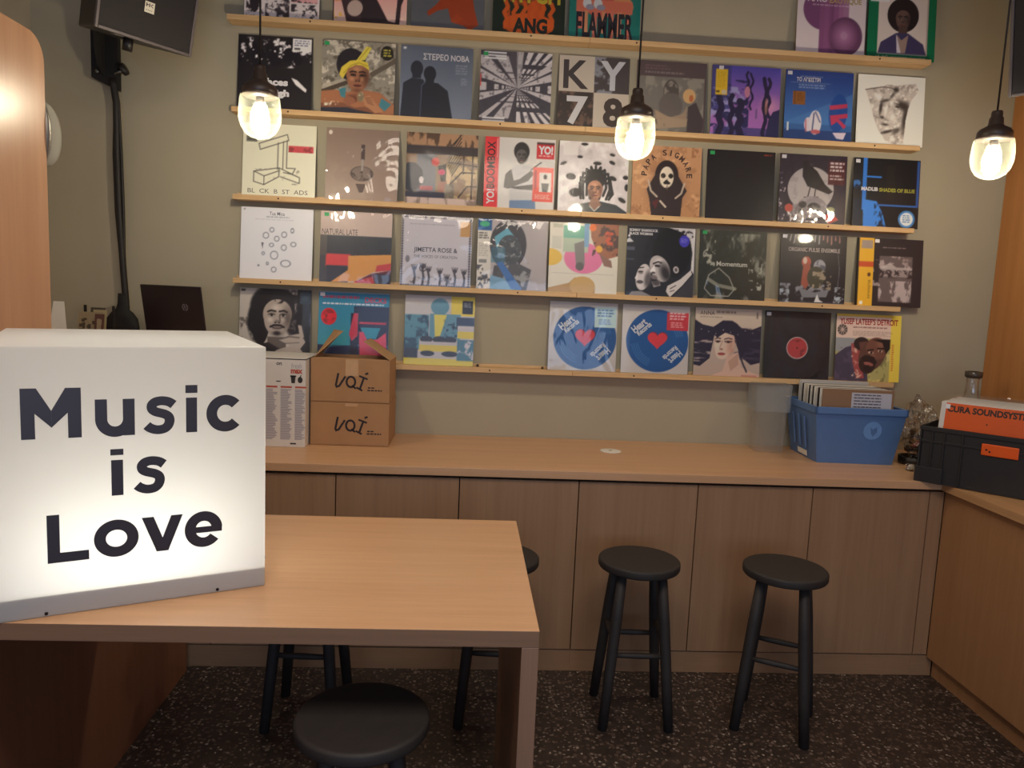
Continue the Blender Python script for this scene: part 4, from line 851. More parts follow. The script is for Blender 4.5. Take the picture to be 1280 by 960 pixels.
LEAN = -math.asin(.030 / .315)
_price = {}
def sleeve(row, x, art, base, label, texts=(), film='flat', price=None, thick=.004, tilt=0.0, group=None):
    z = SHELF_Z[row]
    root = mesh_obj('record_sleeve', sleeve_mesh('record_sleeve', art, base, thick), None, (x + W12 / 2, -.045, z + .0006), (LEAN, tilt, 0))
    tag(root, label, 'record', group or 'records on the wall ledges')
    by = {}
    for t in texts:
        s, (u0, v0, u1, v1), c = t[0], t[1], t[2]; bold = t[3] if len(t) > 3 else .015; rot = t[4] if len(t) > 4 else 0.0
        m = MB(); by[len(by), c] = m
        add_text(m, s, (u0 - .5) * W12, (1 - v1) * W12, (u1 - .5) * W12, (1 - v0) * W12, -.0004, bold, rot)
    for (_k, c), m in by.items(): m.obj('title_lettering', ink(c), root)
    if price:
        c, u, v = price
        if c not in _price: _price[c] = MB().box(-.0105, .0105, -.0008, 0, -.008, .008, bevel=.0003).mesh('price_sticker', M_GREEN_ST if c == 'g' else M_WHITE_ST)
        mesh_obj('price_sticker', _price[c], root, ((u - .5) * W12, -.0001, (1 - v) * W12))
    if film: mesh_obj('clear_cover', film_mesh(film), root)
    return root

WH, BK = '#dedbe0', '#1c191b'
def arc_text(word, cx, cy, r, a0, a1, c, h):
    out = []
    for k, ch in enumerate(word):
        if ch == ' ': continue
        t = a0 + (a1 - a0) * k / (len(word) - 1); u, v = cx + r * math.cos(t), cy - r * math.sin(t); wd = h * (.25 if ch == 'I' else .72)
        out.append((ch, (u - wd / 2, v - h / 2, u + wd / 2, v + h / 2), c, .03, t - PI / 2))
    return out

def records():
    A = sleeve
    # top row
    A(0, .102, a_comic, '#c9bfc0', 'record sleeve with black and white comic panels, first of the top row', film=None)
    A(0, .474, a_pinkdance, '#d08a88', 'pink record sleeve with dark lying figures and orange flowers, top row', film=None)
    A(0, .808, a_greyorange, '#5b5d63', 'grey record sleeve with a rust orange blot, top row')
    A(0, 1.160, a_witch, '#10231b', 'dark green record sleeve with yellow title and orange flames, top row',
      [('WITCH', (.07, .30, .93, .56), '#dcc836', .03), ('ANG', (.28, .76, .76, .97), '#14211b', .05)])
    A(0, 1.494, a_flammer, '#157068', 'teal record sleeve with dripping black title over salmon shapes, top row', [('FLAMMER', (.1, .62, .9, .97), '#241f2c', .03)])
    A(0, 2.515, a_purpleb, '#c2b6bb', 'pale record sleeve with large purple rounded stroke, top row beyond the gap',
      [('AFRO', (.14, .17, .43, .26), '#d9cdd6', .03), ('EXOTIQUE', (.46, .19, .93, .28), '#b7a06a', .03)], film=None)
    A(0, 2.842, a_green_portrait, '#0f6342', 'green record sleeve with portrait of man with round afro hair, right end of top row',
      [('RIUS-LOPES', (.22, .01, .88, .085), '#cdbf4c', .03), ('JÁ PÔ CORRE CAVRIL', (.12, .945, .88, .995), '#b9b5a6', .015)], film=None)
    # second row
    A(1, .072, a_crowd, '#1e1a1e', 'black record sleeve with white crowd faces behind the left pendant lamp',
      [('faces', (.36, .57, .68, .67), WH, .05), ('high', (.44, .72, .70, .84), WH, .06)], film=None)
    A(1, .429, a_headband, '#8e877c', 'record sleeve showing person with yellow headband and hands at the mouth', price=('g', .06, .045), film='flat')
    A(1, .767, a_silhouettes, '#596273', 'slate blue record sleeve with two dark silhouettes', [('ΣΤΕΡΕΟ NOBA', (.31, .10, .95, .19), WH, .03)])
    A(1, 1.116, a_tunnel, '#3b3842', 'grey record sleeve with a tunnel of converging lines', price=('g', .07, .05))
    A(1, 1.464, a_ky, '#aca196', 'beige record sleeve quartered with two letters and two digits',
      [('K', (.06, .06, .42, .46), '#3f383b', .02), ('Y', (.58, .05, .94, .46), '#c6c6cf', .03), ('7', (.12, .56, .42, .96), '#cfccd0', .03), ('8', (.64, .56, .92, .97), '#433634', .04)], film='flat')
    A(1, 1.812, a_painting, '#4d4144', 'dark brown record sleeve with a misty figure painting beside the middle pendant lamp', film='flat')
    A(1, 2.153, a_cactus, '#4a45a0', 'violet record sleeve with wavy dark columns and a yellow label', price=('w', .13, .035)).name
    A(1, 2.491, a_balloons, '#2a3c7c', 'blue record sleeve with a large striped sail balloon', [('ΤΟ ΑΓΚΙΣΤΡΙ', (.16, .10, .51, .16), WH, .03)], price=('w', .06, .045))
    A(1, 2.828, a_marble, '#d3cbc4', 'white record sleeve with a broken marble face, right end of second row', film=None)
    # third row
    A(2, .093, a_hangman, '#cdcab6', 'cream record sleeve with a gallows sketch and red block', [('BL  CK  B  ST  ADS', (.08, .90, .90, .96), '#5a564a', .0)], film='flat')
    A(2, .452, a_knife, '#7e6a5f', 'brown record sleeve with a small knife stuck through an ornament', film='wrinkled')
    A(2, .803, a_street, '#7f6752', 'record sleeve with a street photograph of stairs and a leaning figure', film='flat')
    A(2, 1.150, a_yo, '#bfbbb9', 'white record sleeve with red side band and man with crossed arms',
      [('BOOMBOX', (-.24, .34, .42, .455), '#3a1418', .02, PI / 2), ('YO!', (-.01, .79, .20, .90), WH, .03, PI / 2), ('YO!', (.755, .095, .965, .215), WH, .05)], film='flat')
    A(2, 1.483, a_dreads, '#b9b2b6', 'pale record sleeve with portrait of person with dark dreadlocks', film='flat')
    A(2, 1.817, a_hood, '#a67e5e', 'tan record sleeve with a hooded painted face under an arch of letters', arc_text('PAPA SIGMARE', .5, .42, .33, PI * .98, .04, '#3c2622', .085), film=None)
    A(2, 2.159, a_black, '#1d191c', 'plain black record sleeve with tiny red print, third row', price=('g', .07, .05))
    A(2, 2.498, a_crow, '#2c2230', 'dark record sleeve with a black crow on a skull before the moon',
      film='wrinkled', price=('w', .055, .045))
    A(2, 2.847, a_shades, '#1a181c', 'black record sleeve with blue bars and round badge, right end of third row',
      [('MADLIB', (.12, .42, .37, .475), '#d6d4da', .05), ('SHADES OF BLUE', (.39, .425, .93, .48), '#a8a640', .04)], price=('w', .055, .05), film='flat')
    # fourth row
    A(3, .084, a_rings, '#c3c4cc', 'white record sleeve with scattered small rings, left end of fourth row', [('Tua Mica', (.39, .055, .60, .105), '#5d6378', .005)], film=None)
    A(3, .432, a_cutout, '#b5a19a', 'record sleeve with beige, black, red and ochre cut paper shapes',
      [('NATURAL LATE', (.02, .25, .52, .33), '#4a4044', .0)], film='wrinkled', price=('g', .08, .05))
    A(3, .790, a_hands, '#b3afb9', 'lilac grey record sleeve with raised hands and beaded border',
      [('JIMETTA ROSE &', (.18, .45, .80, .535), '#46485a', .015), ('THE VOICES OF CREATION', (.18, .56, .80, .60), '#55566a', .0)], film='wrinkled')
    A(3, 1.132, a_bluewoman, '#9e9699', 'record sleeve with shiny wrap over a blue grey portrait and paper side strip', film='wrinkled')
    A(3, 1.458, a_collage, '#c3beb4', 'white record sleeve with a pink disc and hand collage', film='flat')
    A(3, 1.813, a_whisper, '#1f1f26', 'black and white record sleeve of two close faces with violet dot',
      [('SONNY SHARROCK', (.03, .035, .45, .075), WH, .03), ('BLACK WOMAN', (.03, .085, .37, .125), WH, .03)], film='flat').name
    A(3, 2.151, a_smoke, '#33352f', 'grey green record sleeve with smoky shapes in glossy wrap', [('Momentum', (.26, .45, .72, .52), '#c8c7be', .02)], film='wrinkled', price=('g', .07, .04))
    A(3, 2.532, a_organic, '#211d22', 'black record sleeve with small red and grey figures and white title', [('ORGANIC PULSE ENSEMBLE', (.12, .19, .90, .25), '#bfb0ae', .01)], film='flat', price=('w', .06, .035))
    A(3, 2.901, a_obi, '#2c2427', 'dark record sleeve with yellow paper strip overhanging the right end of the fourth ledge', film=None, price=('w', .29, .04), thick=.008)
    # lowest row
    A(4, .079, a_manbw, '#a59d97', 'black and white record sleeve with portrait of man with moustache, left end of lowest row', film='flat')
    A(4, .428, a_decks, '#1e6f96', 'blue and crimson record sleeve behind the open cardboard box', [('DECKS', (.65, .065, .96, .145), '#c2496a', .03)], film='flat', price=('w', .05, .045))
    A(4, .815, a_shapes, '#b3aeae', 'yellow, blue and grey record sleeve with bold cut shapes, lowest row', film='flat')
    hl = [('Heart', (.13, .25, .37, .36), '#cfd4dc', .04, .72), ('Records', (.20, .31, .45, .39), '#cfd4dc', .04, .72), ('Heart', (.70, .70, .92, .80), '#c5ccd8', .04, .75 + PI), ('Records', (.60, .65, .86, .73), '#c5ccd8', .04, .75 + PI)]
    A(4, 1.475, a_heart1, '#b9b2ad', 'record sleeve with blue disc, red heart and pale blue sticker', hl, film='wrinkled')
    A(4, 1.814, a_heart2, '#b9b2ad', 'record sleeve with blue disc, red heart and red sticker', hl, film='flat')
    A(4, 2.156, a_hairwoman, '#b5a594', 'beige record sleeve with portrait of woman with long blown dark hair', [('ANNA', (.07, .045, .29, .105), '#6a5d55', .01)], film='flat')
    A(4, 2.490, a_blacklabel, '#1f1d20', 'black record sleeve with round red centre label, lowest row', film='wrinkled', price=('w', .05, .05))
    A(4, 2.833, a_detroit, '#bda59b', 'yellow edged record sleeve with portrait of man in profile, right end of lowest row',
      [("YUSEF LATEEF'S DETROIT", (.05, .06, .95, .155), '#a83228', .03)], film=None)
records()

# ------------------------------------------------------------------ pendant lamps
def pendants():
    pos = [(.360, -.75, 'left'), (1.668, -.75, 'middle'), (2.992, -.75, 'right')]
    where = ['hanging at the left end of the record wall', 'hanging in front of the middle of the record wall', 'hanging near the right wall beyond the records']
    zb = 1.985
    lm = None
    for i, (x, y, nm) in enumerate(pos):
        t = thing('pendant_lamp', 'lit jar glass pendant lamp ' + where[i], 'lamp', (x, y, zb), 0, 'pendant lamps over the counter')
        if lm is None:
            cap = MB().lathe([(.0, .243), (.017, .243), (.019, .236), (.019, .222), (.023, .218), (.025, .196), (.028, .190), (.050, .178), (.058, .168), (.060, .140), (.0, .140)], 40).mesh('cap', M_LAMPCAP)
            glass = MB().lathe([(.0, .0), (.016, .001), (.034, .007), (.050, .019), (.062, .037), (.069, .060), (.071, .080), (.069, .110), (.065, .140)], 48, caps=False).mesh('lamp_glass', M_LAMPGLASS)
            bulb = MB().lathe([(0, .030), (.016, .033), (.027, .047), (.031, .065), (.028, .083), (.019, .102), (.013, .118), (0, .118)], 20).mesh('bulb', M_BULB)
            sock = MB().lathe([(0, .119), (.014, .119), (.014, .139), (0, .139)], 20).mesh('socket', M_LAMPCAP)
            cord = MB().tube([(0, 0, .243), (0, 0, ZC - zb)], .0035, 10).mesh('cord', M_CORD)
            rose = MB().lathe([(0, ZC - zb - .03), (.035, ZC - zb - .03), (.05, ZC - zb - .001), (0, ZC - zb - .001)], 28).mesh('ceiling_rose', M_LAMPCAP)
            lm = (('cap', cap), ('lamp_glass', glass), ('bulb', bulb), ('socket', sock), ('cord', cord), ('ceiling_rose', rose))
        for n, me in lm: mesh_obj(n, me, t)
pendants()

# unlit bulkhead lamp on the end of the wooden partition
def bulkhead():
    t = thing('bulkhead_lamp', 'unlit clear glass bulkhead lamp on the edge of the left wooden partition', 'lamp', (-.122, -1.2275, 1.885))
    Mx = Matrix.Rotation(-PI / 2, 4, 'X')
    MB().lathe([(0, 0), (.062, 0), (.062, .012), (0, .012)], 36, M=Matrix.Diagonal((.5, 1, 1.45, 1)) @ Mx).obj('base_ring', M_STEEL, t)
    MB().lathe([(.060, .012), (.061, .03), (.058, .055), (.048, .078), (.030, .094), (.012, .101), (0, .102)], 36, M=Matrix.Diagonal((.5, 1, 1.5, 1)) @ Mx, caps=False).obj('glass_dome', M_DOME, t)
bulkhead()

# ------------------------------------------------------------------ table and the lit sign
def table():
    zt = .80; x0, x1, y0, y1, th = -.097, 1.270, -2.000, -1.236, .036
    t = thing('high_table', 'beech table with thick top and full side leg, carrying the lit sign', 'table', (x1, y0, 0))
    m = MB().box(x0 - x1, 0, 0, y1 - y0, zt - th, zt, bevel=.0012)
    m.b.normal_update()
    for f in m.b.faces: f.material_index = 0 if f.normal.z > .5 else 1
    m.obj('tabletop', [M_TOP, M_EDGE_SHADED], t)
    MB().box(-th, 0, 0, y1 - y0, 0, zt - th, bevel=.0012).obj('leg', wood('beech_leg_shaded', '#8a6a56', '#967560', .4, (24, 24, .9)), t)  # leg beech darkened too, its shade painted into the colour
table()

def sign():
    S, D, H = .528, .55, .551
    ang = math.atan2(.4305, .9026)
    t = thing('lit_sign', 'square white light box sign with dark lettering standing on the table', 'sign', (.654, -1.785, .8005), ang)
    # local: x to the left is negative, y into the depth
    r = .004
    m = MB(); m.box(-S, 0, 0, D, .0, H, bevel=.003, seg=2)
    b = m.b
    dead = [f for f in b.faces if f.calc_center_median().z < .0005 and abs(f.normal.z) > .9]
    bmesh.ops.delete(b, geom=dead, context='FACES')
    for f in b.faces: f.smooth = False
    m.obj('acrylic_shell', M_ACRYLIC, t)
    tr = MB(); e = .005
    tr.box(-S + e, -e, e, D - e, .004, .010)
    for a in ((-S + e, -e, e, e + .003), (-S + e, -e, D - e - .003, D - e)): tr.box(a[0], a[1], a[2], a[3], .01, .046)
    tr.box(-S + e, -S + e + .003, e, D - e, .01, .046); tr.box(-e - .003, -e, e, D - e, .01, .046)
    tr.obj('base_tray', M_ACRYL_TRAY, t)
    for x in (-.103, -.429):
        MB().lathe([(.0035, 0), (.0032, .0015), (0, .002)], 12, M=Matrix.Translation((x, 0, .007)) @ Matrix.Rotation(PI / 2, 4, 'X')).obj('screw', M_SCREW, t)
    MB().lathe([(.004, 0), (.004, .004), (0, .005)], 12, M=Matrix.Translation((0, .02, .06)) @ Matrix.Rotation(PI / 2, 4, 'Y')).obj('screw', M_STEEL, t)
    # lamp inside the box: tube holder and tube, the lamp's light beside it
    MB().box(-S / 2 - .12, -S / 2 + .12, D / 2 + .03, D / 2 + .07, .010, .035).obj('lamp_holder', M_WHITE, t)
    for dx in (-.09, .09):
        l = bpy.data.lights.new('sign_lamp', 'POINT'); l.energy = SIGN_POWER / 2; l.color = (1.0, .985, .93); l.shadow_soft_size = .05
        o = bpy.data.objects.new('sign_lamp', l); COL.objects.link(o); o.parent = t; o.location = (-S / 2 + dx, D / 2 - .10, .13)
    # lettering: built stroke by stroke (x right = towards 0)
    y = -.0009; K = ink('#37323a', .4); L = MB(); wd = .0218
    def arcp(cx, cz, rx, rz, a0, a1, n=28): return [(cx + rx * math.cos(a0 + (a1 - a0) * k / n), cz + rz * math.sin(a0 + (a1 - a0) * k / n)) for k in range(n + 1)]
    def done():
        nonlocal L
        L.obj('letter', K, t); L = MB()
    lift = [0]
    def up():
        lift[0] += 1; return y - .00025 * (lift[0] % 4)
    def poly(p):
        q = up(); L.poly([(a, q, b_) for a, b_ in p])
    def glyph_M(x0, z, x1, h):
        s = .0235; xm = (x0 + x1) / 2
        L.rect(x0, z, x0 + s, z + h, up()); L.rect(x1 - s, z, x1, z + h, up())
        poly([(x0 + .004, z + h), (xm - .001, z + .028), (xm + .0, z + .055), (x0 + .028, z + h)][::-1] if False else [(x0 + .004, z + h), (x0 + .004, z + h - .030), (xm, z + .022), (xm, z + .056), (x0 + .027, z + h)])
        poly([(xm, z + .022), (x1 - .004, z + h - .030), (x1 - .004, z + h), (x1 - .027, z + h), (xm, z + .056)])
    def glyph_u(x0, z, x1, h):
        s = wd; r_ = (x1 - x0 - s) / 2; cx = (x0 + x1) / 2
        L.rect(x1 - s, z, x1, z + h, y - .0006)
        L.stroke([(x0 + s / 2, z + h), (x0 + s / 2, z + .034)] + arcp(cx, z + .0345, r_, .0262, PI, 2 * PI)[1:], s, y)
    def glyph_s(x0, z, x1, h):
        P = [(.93, .775), (.80, .845), (.66, .878), (.50, .885), (.33, .85), (.235, .765), (.25, .665), (.36, .60), (.50, .565), (.64, .53), (.76, .465), (.80, .36), (.755, .235), (.64, .15), (.47, .118), (.32, .13), (.17, .18), (.07, .245)]
        Q = []
        for i in range(len(P) - 1):
            p = [P[max(i - 1, 0)], P[i], P[i + 1], P[min(i + 2, len(P) - 1)]]
            for k in range(4):
                t_ = k / 4
                Q.append(tuple(.5 * (2 * p[1][d] + (p[2][d] - p[0][d]) * t_ + (2 * p[0][d] - 5 * p[1][d] + 4 * p[2][d] - p[3][d]) * t_ ** 2 + (3 * p[1][d] - p[0][d] - 3 * p[2][d] + p[3][d]) * t_ ** 3) for d in (0, 1)))
        P = Q + [P[-1]]
        L.stroke([(x0 + (x1 - x0) * a, z - .001 + (h + .002) * b_) for a, b_ in P], .0190, y)
    def glyph_i(x0, z, x1, h):
        xm = (x0 + x1) / 2; L.rect(xm - wd / 2, z, xm + wd / 2, z + .075, y); L.rect(xm - wd / 2 - .001, z + .085, xm + wd / 2 + .001, z + h, y)
    def ring(cx, cz, rx, rz, s, a0=0.0, a1=2 * PI):
        P = arcp(cx, cz, rx - s / 2, rz - s / 2, a0, a1, 44); full = a1 - a0 > 6.28
        L.stroke(P[:-1] if full else P, s, y, closed=full)
    b1, b2, b3 = .367, .241, .111; xh = .077
    glyph_M(-.462, b1, -.359, .101); done(); glyph_u(-.335, b1, -.263, xh - .001); done(); glyph_s(-.245, b1, -.185, xh + .001); done(); glyph_i(-.166, b1, -.142, .102); done()
    ring(-.0855, b1 + .0385, .039, .0405, wd, .72, 2 * PI - .72); done()
    glyph_i(-.308, b2, -.286, .098); done(); glyph_s(-.265, b2, -.205, xh); done()
    L.rect(-.424, b3, -.402, b3 + .1, y); L.rect(-.402, b3, -.351, b3 + .0205, y); done()
    ring(-.3005, b3 + .0385, .0415, .0400, wd); done()
    poly([(-.253, b3 + xh), (-.225, b3), (-.202, b3), (-.213, b3 + .030), (-.230, b3 + xh)]); poly([(-.202, b3), (-.173, b3 + xh), (-.196, b3 + xh), (-.213, b3 + .030)]); done()
    ring(-.131, b3 + .0385, .0385, .0405, wd, .05, 2 * PI - .66); L.rect(-.160, b3 + .031, -.0935, b3 + .0445, y - .0006); done()
sign()

# ------------------------------------------------------------------ stools
def stools():
    H, SR, FR, TR = .58, .143, .164, .098
    seat = MB().lathe([(0, H - .030), (SR - .006, H - .030), (SR - .002, H - .029), (SR, H - .026), (SR + .001, H - .024), (SR + .001, H - .007), (SR, H - .004), (SR - .003, H - .0012), (SR - .007, H), (SR - .012, H), (0, H)], 56).mesh('seat', M_STOOL)
    dirs = [(-1, -1), (1, -1), (1, 1), (-1, 1)]
    q = math.sqrt(.5)
    top = [Vector((TR * a * q, TR * b * q, H - .031)) for a, b in dirs]; bot = [Vector((FR * a * q, FR * b * q, 0)) for a, b in dirs]
    legs = []
    for a, b in zip(top, bot):
        f = lambda s: a + (b - a) * s
        legs.append(MB().tube([f(0), f(.3), f(.65), b], [.0165, .0195, .0190, .0170], 16).mesh('leg', M_STOOL))
    rungs = []
    for i in range(4):
        z = .262 if i % 2 == 0 else .315
        pa = [top[k] + (bot[k] - top[k]) * ((H - .031 - z) / (H - .031)) for k in (i, (i + 1) % 4)]
        m = (pa[0] + pa[1]) / 2
        rungs.append(MB().tube([pa[0], pa[0] * .7 + pa[1] * .3, m, pa[0] * .3 + pa[1] * .7, pa[1]], [.008, .0098, .0105, .0098, .008], 12).mesh('rung', M_STOOL))
    for (x, y, rz, lb) in ((1.738, -.930, -2, 'round black wooden stool standing alone below the middle pendant lamp'),
                           (2.247, -.985, -28, 'round black wooden stool at right, turned so two legs show'),
                           (.592, -.965, -4, 'black stool behind the table whose legs show left under the tabletop'),
                           (1.236, -.930, -3, 'black stool half hidden behind the right end of the table'),
                           (.903, -1.945, 8, 'black stool in the foreground pulled up to the table, its round seat nearest')):
        t = thing('bar_stool', lb, 'stool', (x, y, 0), math.radians(rz), 'black bar stools')
        mesh_obj('seat', seat, t)
        for me in legs: mesh_obj('leg', me, t)
        for me in rungs: mesh_obj('rung', me, t)
stools()

# ------------------------------------------------------------------ boxes on the worktop
def logo_strokes(m, u, v, sx, sz, y, mi):
    """the brush-stroke word printed on the cardboard boxes"""
    q = lambda pts: [(u + a * sx, v + b * sz) for a, b in pts]
    m.stroke(q([(.12, 1.0), (.03, .22), (.06, .10), (.16, .16), (.40, .80)]), .0085, y, mi)
    m.stroke(q([(.62 + .17 * math.cos(2 * PI * k / 24), .45 + .34 * math.sin(2 * PI * k / 24)) for k in range(24)]), .0085, y, mi, closed=True)
    m.stroke(q([(.66, .22), (.82, .02)]), .0078, y, mi)
    m.stroke(q([(1.14, .80), (.98, .0)]), .0085, y - .0001, mi); m.stroke(q([(.94, .86), (1.28, .66)]), .0078, y, mi); m.stroke(q([(.84, .10), (1.08, -.10)]), .0078, y, mi)
    m.stroke(q([(1.18, .98), (1.30, 1.06)]), .0085, y, mi)

def carton(label, z0, rz, op, wx=.327, dy=.232, h=.181):
    t = thing('cardboard_box', label, 'box', (.6205, -.314 + dy / 2 - .002, z0), math.radians(rz), 'cardboard boxes stacked on the worktop')
    hx_, hy, k = wx / 2, dy / 2, .003
    m = MB(); m.box(-hx_, hx_, -hy, -hy + k, 0, h); m.box(-hx_, hx_, hy - k, hy, 0, h); m.box(-hx_, -hx_ + k, -hy + k, hy - k, 0, h); m.box(hx_ - k, hx_, -hy + k, hy - k, 0, h); m.box(-hx_, hx_, -hy, hy, 0, k)
    if not op:
        m.box(-hx_, hx_, -hy, -.0008, h, h + .003); m.box(-hx_, hx_, .0008, hy, h, h + .003)
    m.obj('carton', M_CARD, t)
    p = MB(); y = -hy - .0006
    logo_strokes(p, -.062, h * .32, .105, .064, y, 0)
    p.obj('printed_logo', ink('#1d1620', .6), t); p = MB()
    for r, (a, b) in enumerate(((.074, .104), (.072, .134))):
        uu = a
        rng = random.Random(5 + r)
        while uu < b: q = min(b, uu + rng.uniform(.006, .014)); p.rect(uu, h * (.35 - .06 * r) - .002, q, h * (.35 - .06 * r) + .0035, y); uu = q + .003
    p.obj('small_print', ink('#1d1620', .6), t)
    tp = MB(); tp.box(-.020, .032, -hy - .0004, -hy, h * .62 if op else h * .93, h)
    tp.obj('packing_tape', mat('packing_tape', '#c09a74', .25, vary=.05, scale=40), t)
    if op:
        def flap(nm, pts, a):
            MB().prism(pts, a, .003).obj(nm, M_CARD_IN, t)
        zt = h
        # side flaps stand up and lean outwards, front flap folded half open, back flap down
        def lean(p0, p1, out, rise): return [p0, p1, tuple(Vector(p1) + Vector(out) + Vector((0, 0, rise))), tuple(Vector(p0) + Vector(out) + Vector((0, 0, rise)))]
        flap('flap', [(-hx_ + .002, hy - .01, zt), (-hx_ + .002, -hy + .06, zt), (-hx_ + .118, -hy + .085, zt + .112), (-hx_ + .058, hy - .035, zt + .112)], (-1, 0, 0))
        flap('flap', lean((hx_ - .002, -hy + .01, zt), (hx_ - .002, hy - .01, zt), (-.115, .02, 0), .075), (1, 0, .2))
        flap('flap', [(-hx_ + .01, -hy + .002, zt), (hx_ - .01, -hy + .002, zt), (hx_ - .02, -hy + .10, zt - .006), (-hx_ + .02, -hy + .10, zt - .006)], (0, 0, 1))
carton('lower closed cardboard box with black brush logo on the worktop', CT + .0005, -.5, False, dy=.272)
carton('upper cardboard box with raised flaps and black brush logo, standing on another', CT + .1857, -1.0, True)

def white_box():
    x0, x1, y0, y1, h = .098, .448, -.380, -.092, .368
    t = thing('appliance_box', 'tall white printed box with red and grey columns beside the cardboard boxes', 'box', (x1, y0, CT + .0005))
    w_ = x1 - x0; d = y1 - y0
    MB().box(-w_, 0, 0, d, 0, h, bevel=.0015).obj('carton', M_WHITE, t)
    MB().box(-w_ - .0006, .0006, -.0006, d + .0006, h - .006, h - .002).obj('lid_edge', ink('#352f2e', .7), t)
    y = -.0006
    red, grey, dk = MB(), MB(), MB()
    for k in range(4):
        xa = -.042 - k * .058; red.rect(xa, .246, xa + .046 - .001, .253, y)
        rng = random.Random(k); z = .24
        while z > .03:
            grey.rect(xa, z - .0036, xa + .046 - rng.random() * .02, z, y); z -= .0062
    add_text(red, 'max', -.060, .305, -.012, .323, y, .05)
    gf = MB(); add_text(gf, 'fresh', -.058, .327, -.016, .348, y, -.005); gf.obj('brand_print', ink('#9a98a8'), t)
    add_text(dk, 'on', -.118, .338, -.096, .350, y, .02)
    dk.obj('dark_print', ink('#2c2a2c'), t); dk = MB()
    dk.poly([(-.060, y, .296), (-.057, y, .266), (-.043, y, .266), (-.040, y, .296)]); dk.rect(-.062, .292, -.038, .298, y); dk.obj('bin_symbol', ink('#2c2a2c'), t); dk = MB()
    dk.disc(-.022, .280, .010, .013, y); dk.stroke([(-.022, .292), (-.018, .300)], .004, y); dk.obj('apple_symbol', ink('#2c2a2c'), t); dk = MB()
    dk.rect(-.118, .270, -.100, .274, y); dk.rect(-.060, .012, -.036, .018, y)
    red.obj('red_print', ink('#b8503f'), t); dk.obj('small_print', ink('#2c2a2c'), t); grey.obj('grey_print', ink('#9a98a8'), t)
white_box()

# cable grommet in the worktop
gm = MB(); gm.lathe([(0, 0), (.046, 0), (.046, .002), (.043, .003), (0, .003)], 36)
g_o = gm.obj('cable_grommet', M_PAPER, None, (1.747, -.258, CT)); tag(g_o, 'flat round white cable cover set in the middle of the worktop', 'cable cover')
MB().lathe([(0, .003), (.009, .003), (.008, .0045), (0, .0045)], 20).obj('centre_cap', ink('#b9a98c'), g_o)

# frosted container with deep lid
def container():
    t = thing('plastic_container', 'frosted plastic container with deep lid left of the blue crate', 'container', (2.497, -.120, CT + .0005), math.radians(-4))
    def shell(x, d, z0, z1, tx, mi):
        m = MB(); lo = [(-x, -d, z0), (x, -d, z0), (x, d, z0), (-x, d, z0)]; hi = [(-x * tx, -d * tx, z1), (x * tx, -d * tx, z1), (x * tx, d * tx, z1), (-x * tx, d * tx, z1)]
        t_ = bmesh.new(); a = [t_.verts.new(p) for p in lo]; b = [t_.verts.new(p) for p in hi]
        for i in range(4): t_.faces.new((a[i], a[(i + 1) % 4], b[(i + 1) % 4], b[i]))
        t_.faces.new(a[::-1] if mi == 0 else a); 
        if mi: t_.faces.new(b)
        bmesh.ops.bevel(t_, geom=[e for e in t_.edges if abs(e.verts[0].co.z - e.verts[1].co.z) > .02], offset=.012, segments=3, affect='EDGES')
        m._add(t_); return m
    shell(.064, .058, .001, .300, 1.12, 0).obj('beaker', M_FROST, t)
    shell(.079, .072, .188, .312, 1.02, 1).obj('lid', M_FROST2, t)
container()

# ------------------------------------------------------------------ crates of records
def lp_block(parent_name, origin, rz, items, grp):
    pass

def plain_sleeve(col, thick=.004, w_=W12, h=W12):
    return MB().box(-w_ / 2, w_ / 2, 0, thick, 0, h, bevel=.0008, seg=1).mesh('record_sleeve', ink(col, .45))

